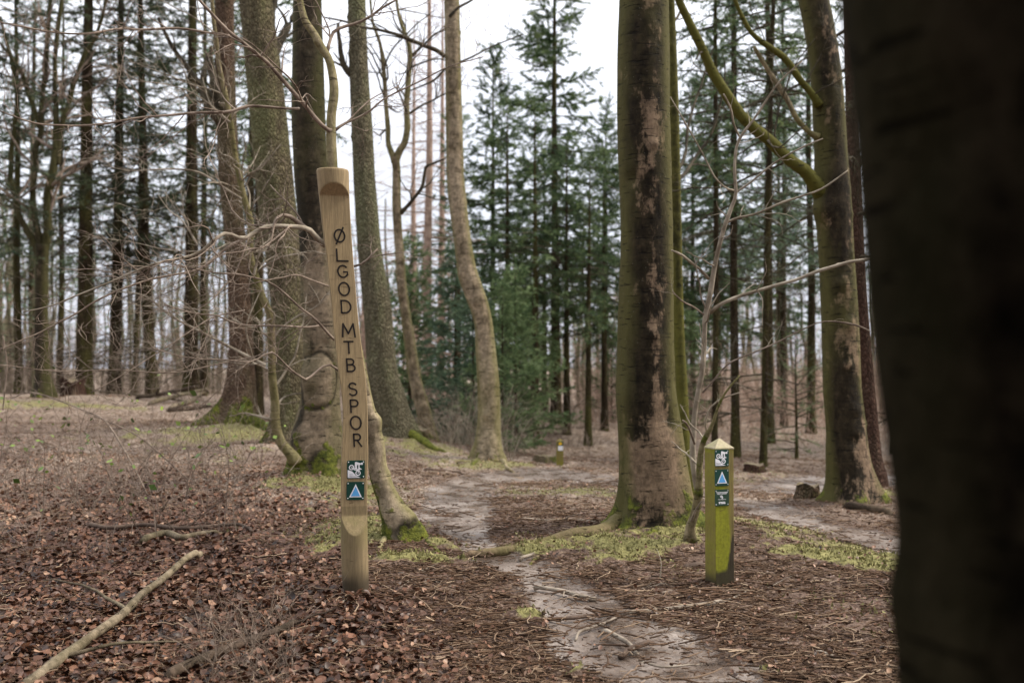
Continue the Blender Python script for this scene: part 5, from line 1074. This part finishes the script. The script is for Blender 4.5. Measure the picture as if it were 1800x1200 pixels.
def far_post():
    D0 = 14.2; b = base_of(984, 826, D0); zt = P(984, 775, D0)[2]; t = thing('marker_post', 'small distant wooden post with yellow arrow plate and white plate, by the brush', 'post', b)
    hw = .048; mb = MB(); q = np.array([(-1, -1), (1, -1), (1, 1), (-1, 1)]) * hw; zs = [b[2] - .2, zt, zt + .03]; V = np.array([[b[0] + x * f_, b[1] + y * f_, z] for z, f_ in zip(zs, (1, 1, .2)) for x, y in q])
    mb.add(V, [ring_faces(3, 4), np.array([[8, 9, 10, 11]])], old=.4, alg=np.repeat([.6, .3, .1], 4), wet=0.0); mb.build('post_body', M['post_sq'], t, False)
    f = Face((b[0] + .008, b[1] - hw - .001, 0), (1, 0, 0), (0, 0, 1)); s_ = D0 / F
    for py, c, nm in ((779, 'plate', 'sign_plate'), (787, 'white', 'sign_plate')):
        mb = MB(); z_ = P(984, py, D0)[2]; g = Face(f.at(np.array([0, z_])), (1, 0, 0), (0, 0, 1)); poly(mb, g, rrect(.035, .033, .004), 0, .003); pl = mb.build(nm, M[c], t, False); pl['_o'] = t['_o']
        if c == 'plate': mb = MB(); tri_poly(mb, g, [(-.022, .022), (.002, .022), (.024, .0), (.002, -.022), (-.022, -.022)], .0031); mb.build('yellow_arrow', M['yellow'], pl, False)
far_post()

# ------------------------------------------------------------------ fallen wood
def stick(name, cat, label, pix, r0, r1, mat, seed, lift=0.0, forks=0, k=12, bend=.35, zup=None, lump=.10):
    rng = rngof(seed); g = np.array([G(a, b_) for a, b_ in pix]); c = g.mean(0); g = resample(g, ds=.03) if len(g) > 2 else resample(np.vstack([g[0], g.mean(0), g[-1]]), ds=.03)
    rr = np.linspace(r0, r1, len(g)); z0 = gz(g[:, 0], g[:, 1]); 
    line = np.linspace(z0[0], z0[-1], len(g)); zz = np.maximum(z0 * .6 + line * .4, z0) + rr * (.15 if r0 < .0145 else .55) + lift; zz[-2:] -= rr[-2:] * 1.2; zz[:1] -= rr[:1]
    if zup: zz = zz + np.interp(np.linspace(0, 1, len(g)), [0, 1], zup)
    g[:, 2] = zz; w3 = np.stack([vnoise(g, 3.0, seed + i) for i in range(3)], -1) * bend * .05; w3[:, 2] *= .3; g = g + w3
    o = thing(name, label, cat, tuple(g[0])); mb = MB(); tube(mb, g, rr * (1 + .08 * vnoise(g, 14, seed)), k, lump, seed, moss=0.08, green=.2, pale=.15); mb.build('stem', mat, o)
    if forks:
        p = resample(g, n=20)[None]; P1, R1 = spawn(rng, p, np.linspace(r0, r1, 20)[None], forks / max(np.linalg.norm(g[-1] - g[0]), .1), .35 * np.linalg.norm(g[-1] - g[0]), (25, 60), 0, 8, .16, .1, .5, .9, .3); P1[..., 2] = np.maximum(P1[..., 2], gz(P1[..., 0], P1[..., 1]) + R1 * .6)
        mb = MB(); tubes(mb, P1, R1, 6); mb.build('side_twigs', mat, o)
    return o
M['log'] = beech_mat('fallen_limb_bark', (.10, .075, .05), (.20, .155, .105), (.30, .235, .165), .5, .62, (.12, .11, .05), .3); M['log_d'] = beech_mat('damp_limb_bark', (.04, .028, .02), (.09, .062, .045), (.16, .11, .08), .55, .65, (.07, .06, .03), .3)
stick('fallen_branch', 'branch', 'long pale grey fallen limb lying diagonally across the leaves at bottom left', [(40, 1215), (120, 1160), (200, 1108), (270, 1050), (320, 1010), (352, 986)], .022, .019, M['log'], 401, .01, 2, 20, .3, (0, .05))
stick('fallen_branch', 'branch', 'dark damp fallen limb at the bottom, right of the pale grey limb', [(290, 1200), (350, 1172), (420, 1145), (480, 1118), (528, 1092)], .024, .015, M['log_d'], 402, .015, 2, 16, .4)
stick('fallen_branch', 'branch', 'curved dark dead branch lying on leaves left of the tall post, thicker of its pair', [(250, 955), (290, 945), (320, 952), (350, 945), (390, 940)], .026, .018, M['log'], 403, .02, 1, 14, .5)
stick('fallen_branch', 'branch', 'thin dark dead branch lying above the curved one left of the tall post', [(155, 928), (200, 935), (260, 932), (330, 936), (420, 930), (440, 938)], .016, .012, M['stick_dark'], 404, .025, 3, 10, .5)
S_ = [('pale thin stick stretching right from the path toward the foot of the short post', [(1090, 1075), (1150, 1072), (1200, 1066), (1260, 1058), (1300, 1050), (1328, 1035)], .013, .007, 'stick', 3),
 ('thin dark root like stick crossing the muddy path', [(890, 1086), (950, 1088), (1010, 1085), (1060, 1078), (1100, 1068), (1145, 1068)], .010, .008, 'stick_dark', 1),
 ('gnarled grey stick lying across the path above the others', [(935, 1030), (960, 1034), (990, 1040), (1020, 1048), (1045, 1048)], .012, .013, 'stick', 2),
 ('bent exposed root curving over the muddy path', [(1085, 1083), (1070, 1092), (1045, 1100), (1020, 1110), (1010, 1125)], .009, .006, 'stick', 0),
 ('short thick exposed root in the mud at the front of the path', [(1060, 1108), (1085, 1120), (1105, 1130), (1122, 1145)], .013, .009, 'stick', 0),
 ('pale root end crossing the thick one at the front of the path', [(1150, 1128), (1125, 1136), (1105, 1142), (1090, 1150)], .011, .013, 'stick_dark', 0),
 ('brown stick on the needles left of the path', [(905, 1117), (940, 1110), (968, 1103)], .008, .006, 'stick_dark', 2),
 ('thin pale twig looped round the foot of the tall post', [(590, 1066), (612, 1052), (640, 1044), (670, 1044), (700, 1035), (740, 1008)], .006, .004, 'stick', 2),
 ('thin stick running down from the mossy foot of the leaning beech', [(660, 990), (690, 1003), (730, 1012), (770, 1025), (808, 1037)], .008, .006, 'stick', 3),
 ('short dark stick just right of the foot of the tall post', [(725, 1030), (760, 1037), (795, 1042)], .007, .006, 'stick_dark', 1),
 ('grey twig lying in front of the tall post', [(590, 1118), (630, 1108), (690, 1098)], .006, .005, 'stick', 2),
 ('dark rotten stick lying in front of the tall post', [(612, 1124), (650, 1120), (688, 1119)], .012, .010, 'stick_dark', 0),
 ('dark chunky stick touching the left foot of the short post', [(1205, 1000), (1225, 996), (1245, 992)], .022, .020, 'stick_dark', 0),
 ('slanting stick on the needles left of the short post', [(1100, 1043), (1130, 1033), (1150, 1020), (1170, 1012)], .010, .007, 'stick', 3),
 ('greyish stick lying in front of the slanting one left of the short post', [(1128, 1053), (1160, 1045), (1198, 1037)], .011, .008, 'stick', 1),
 ('dead branch lying left of the thick dark beech', [(915, 912), (960, 915), (1010, 913), (1055, 918)], .013, .009, 'stick', 1),
 ('short mossy stick below the long root of the thick beech', [(915, 982), (935, 975), (955, 970)], .012, .010, 'stick', 0),
 ('dark branch lying on the far side of the path, touching the thick beech', [(1000, 855), (1040, 852), (1085, 844)], .014, .010, 'stick_dark', 4),
 ('thick red brown log lying beside the foot of the stout beech', [(1485, 892), (1520, 897), (1570, 904)], .045, .042, 'log_d', 0),
 ('dark dead branch beside the sandy path on the right', [(1395, 925), (1430, 936), (1460, 946), (1500, 955), (1540, 968)], .014, .010, 'stick_dark', 4),
 ('short thick stick on moss behind the short post', [(1330, 941), (1345, 943), (1362, 943)], .020, .018, 'stick_dark', 0),
 ('brown stick on the needles right of the short post', [(1395, 1040), (1420, 1036), (1445, 1032)], .010, .008, 'stick_dark', 1),
 ('reddish stick lying in the dark soil at lower right', [(1400, 1082), (1430, 1088), (1463, 1093)], .008, .006, 'stick', 1),
 ('grey stick in the dark soil at the bottom right', [(1430, 1145), (1455, 1152), (1480, 1162)], .012, .010, 'stick', 1),
 ('thin pale stick on the moss at right', [(1455, 1006), (1480, 1006), (1510, 1008)], .007, .005, 'stick', 1),
 ('pale twig lying on the copper leaves near the left edge', [(50, 1118), (110, 1120), (180, 1116)], .006, .005, 'stick', 1),
 ('pale stick lying behind the tall post at the foot of the burled beech', [(500, 858), (545, 855), (600, 852)], .014, .010, 'stick', 2),
 ('pale short stick left of the tall post', [(530, 890), (550, 884), (566, 880)], .012, .010, 'stick', 0),
 ('thin dark stick crossing the litter between the two posts', [(745, 826), (775, 828), (815, 832)], .018, .012, 'stick_dark', 0),
 ('thin stick lying left of the dry stalks', [(380, 1010), (440, 1000), (500, 985), (560, 975)], .006, .004, 'stick', 2),
 ('dark stick at the left among the bramble stems', [(0, 900), (60, 905), (150, 880), (190, 862)], .014, .008, 'stick_dark', 3),
 ('long thin twig at the bottom centre left of the path', [(700, 1180), (740, 1172), (800, 1168), (850, 1172)], .006, .004, 'stick', 2),
 ('thin twig lying on the mud at the bottom of the path', [(1130, 1160), (1165, 1173), (1200, 1172), (1240, 1166)], .006, .004, 'stick', 1)]
for i, (lb, px, a, b_, m, fk) in enumerate(S_): stick('fallen_stick', 'stick', lb, px, a, b_, M[m], 420 + i, .0, fk, 10)

# arching bramble canes in front left
cn = [('long arching bare cane leaning right over the leaves at left', [(20, 700, 9.4), (60, 690, 9.2), (150, 722, 9), (185, 740, 8.8), (215, 785, 8.6), (240, 830, 8.4), (258, 868, 8.3)]),
      ('second arching cane starting above the first and reaching further right', [(150, 725, 9), (200, 745, 9), (245, 768, 9), (290, 805, 9), (330, 842, 8.9)]),
      ('thin upright bramble cane near the picture edge at left', [(5, 720, 8.8), (8, 690, 8.8), (12, 640, 8.8), (5, 590, 8.8)])]
for i, (lb, l) in enumerate(cn):
    l = np.array(l); p = resample(P(l[:, 0], l[:, 1], l[:, 2]), n=30); g = p[-1]; t = thing('bramble_cane', lb, 'bramble', (float(g[0]), float(g[1]), float(gz(g[0], g[1]))))
    mb = MB(); tube(mb, p, np.linspace(.005, .008, 30), 8, .1, 3); mb.build('cane', M['twig_brown'], t); twigs_on(t, rngof(500 + i), p[None], np.linspace(.004, .007, 30)[None], M['twig_brown'], 'side_shoots', 3.5, .45, 4, .18, 0, 0, 0, .2, .2, .0016)

# stumps and root plate
def stump(label, px, py, D, r0, h, mat, seed):
    b = base_of(px, py, D); t = thing('tree_stump', label, 'stump', b); th = np.linspace(0, 2*PI, 40, endpoint=False); zs = np.linspace(-.1, h, 12); lo = lobes(th, seed)
    rr = r0 * (1 + .5 * np.exp(-np.maximum(zs, 0) / .08)[:, None] * lo[None] + .06 * np.sin(5 * th + seed)[None]); zz = zs[:, None] + (zs[:, None] / h) ** 2 * .12 * h * np.sin(3 * th + 2)[None]
    V = np.stack([b[0] + rr * np.cos(th), b[1] + rr * np.sin(th), b[2] + zz], -1); V += .02 * fbm(V, 8, seed, 2)[..., None]; mb = MB(); mb.add(V.reshape(-1, 3), [ring_faces(12, 40)], moss=(.45 * np.exp(-np.abs(zs - h * .6) / .2))[:, None].repeat(40, 1).ravel(), green=.3, pale=0.)
    mb.build('stump_body', mat, t)
    mb = MB(); c = V[-1].mean(0) - np.array([0, 0, .03]); Vr = np.vstack([V[-1], V[-1] * .5 + c * .5 - np.array([0, 0, .02]), c[None]]); i = np.arange(40); j = (i + 1) % 40; mb.add(Vr, [np.stack([i, j, j + 40, i + 40], -1), np.stack([i + 40, j + 40, 0 * i + 80], -1)], moss=.3, green=.2, pale=.3); mb.build('cut_top', M['log'], t)
stump('low mossy broken stump in front of the stout beech beside the sandy path', 1420, 880, 10.3, .11, .14, M['spruce_brown'], 3)
stump('small dark stump beyond the sandy path, left of the mossy broken stump', 1325, 838, 13.5, .13, .12, M['spruce_red'], 5)
stump('reddish torn stump among the spruces on the left ridge', 128, 695, 21.5, .25, .35, M['spruce_red'], 7)
stump('rough hollow stump mound left of the small distant post', 957, 820, 14.6, .15, .09, M['log'], 9)
stump('pale cut stump with moss beside the forked slim beech', 738, 785, 14.3, .16, .16, M['beech_tan'], 11)
for i, (lb, px, m) in enumerate([('heap log lying left of the flared spruce foot, lower of the pile', [(295, 724), (330, 722), (372, 716)], 'log_d'), ('pale branch leaning on the log pile left of the flared spruce', [(300, 722), (340, 706), (385, 692)], 'log'), ('thin rotten branch on top of the log pile at the left ridge', [(262, 712), (310, 708), (365, 706)], 'log'), ('dark branch behind the log pile at the left ridge', [(240, 702), (290, 706), (350, 712)], 'log_d')]):
    stick('fallen_branch', 'branch', lb, px, .05, .03, M[m], 600 + i, .02, 3, 10, 1.0, (0, .12 * i))
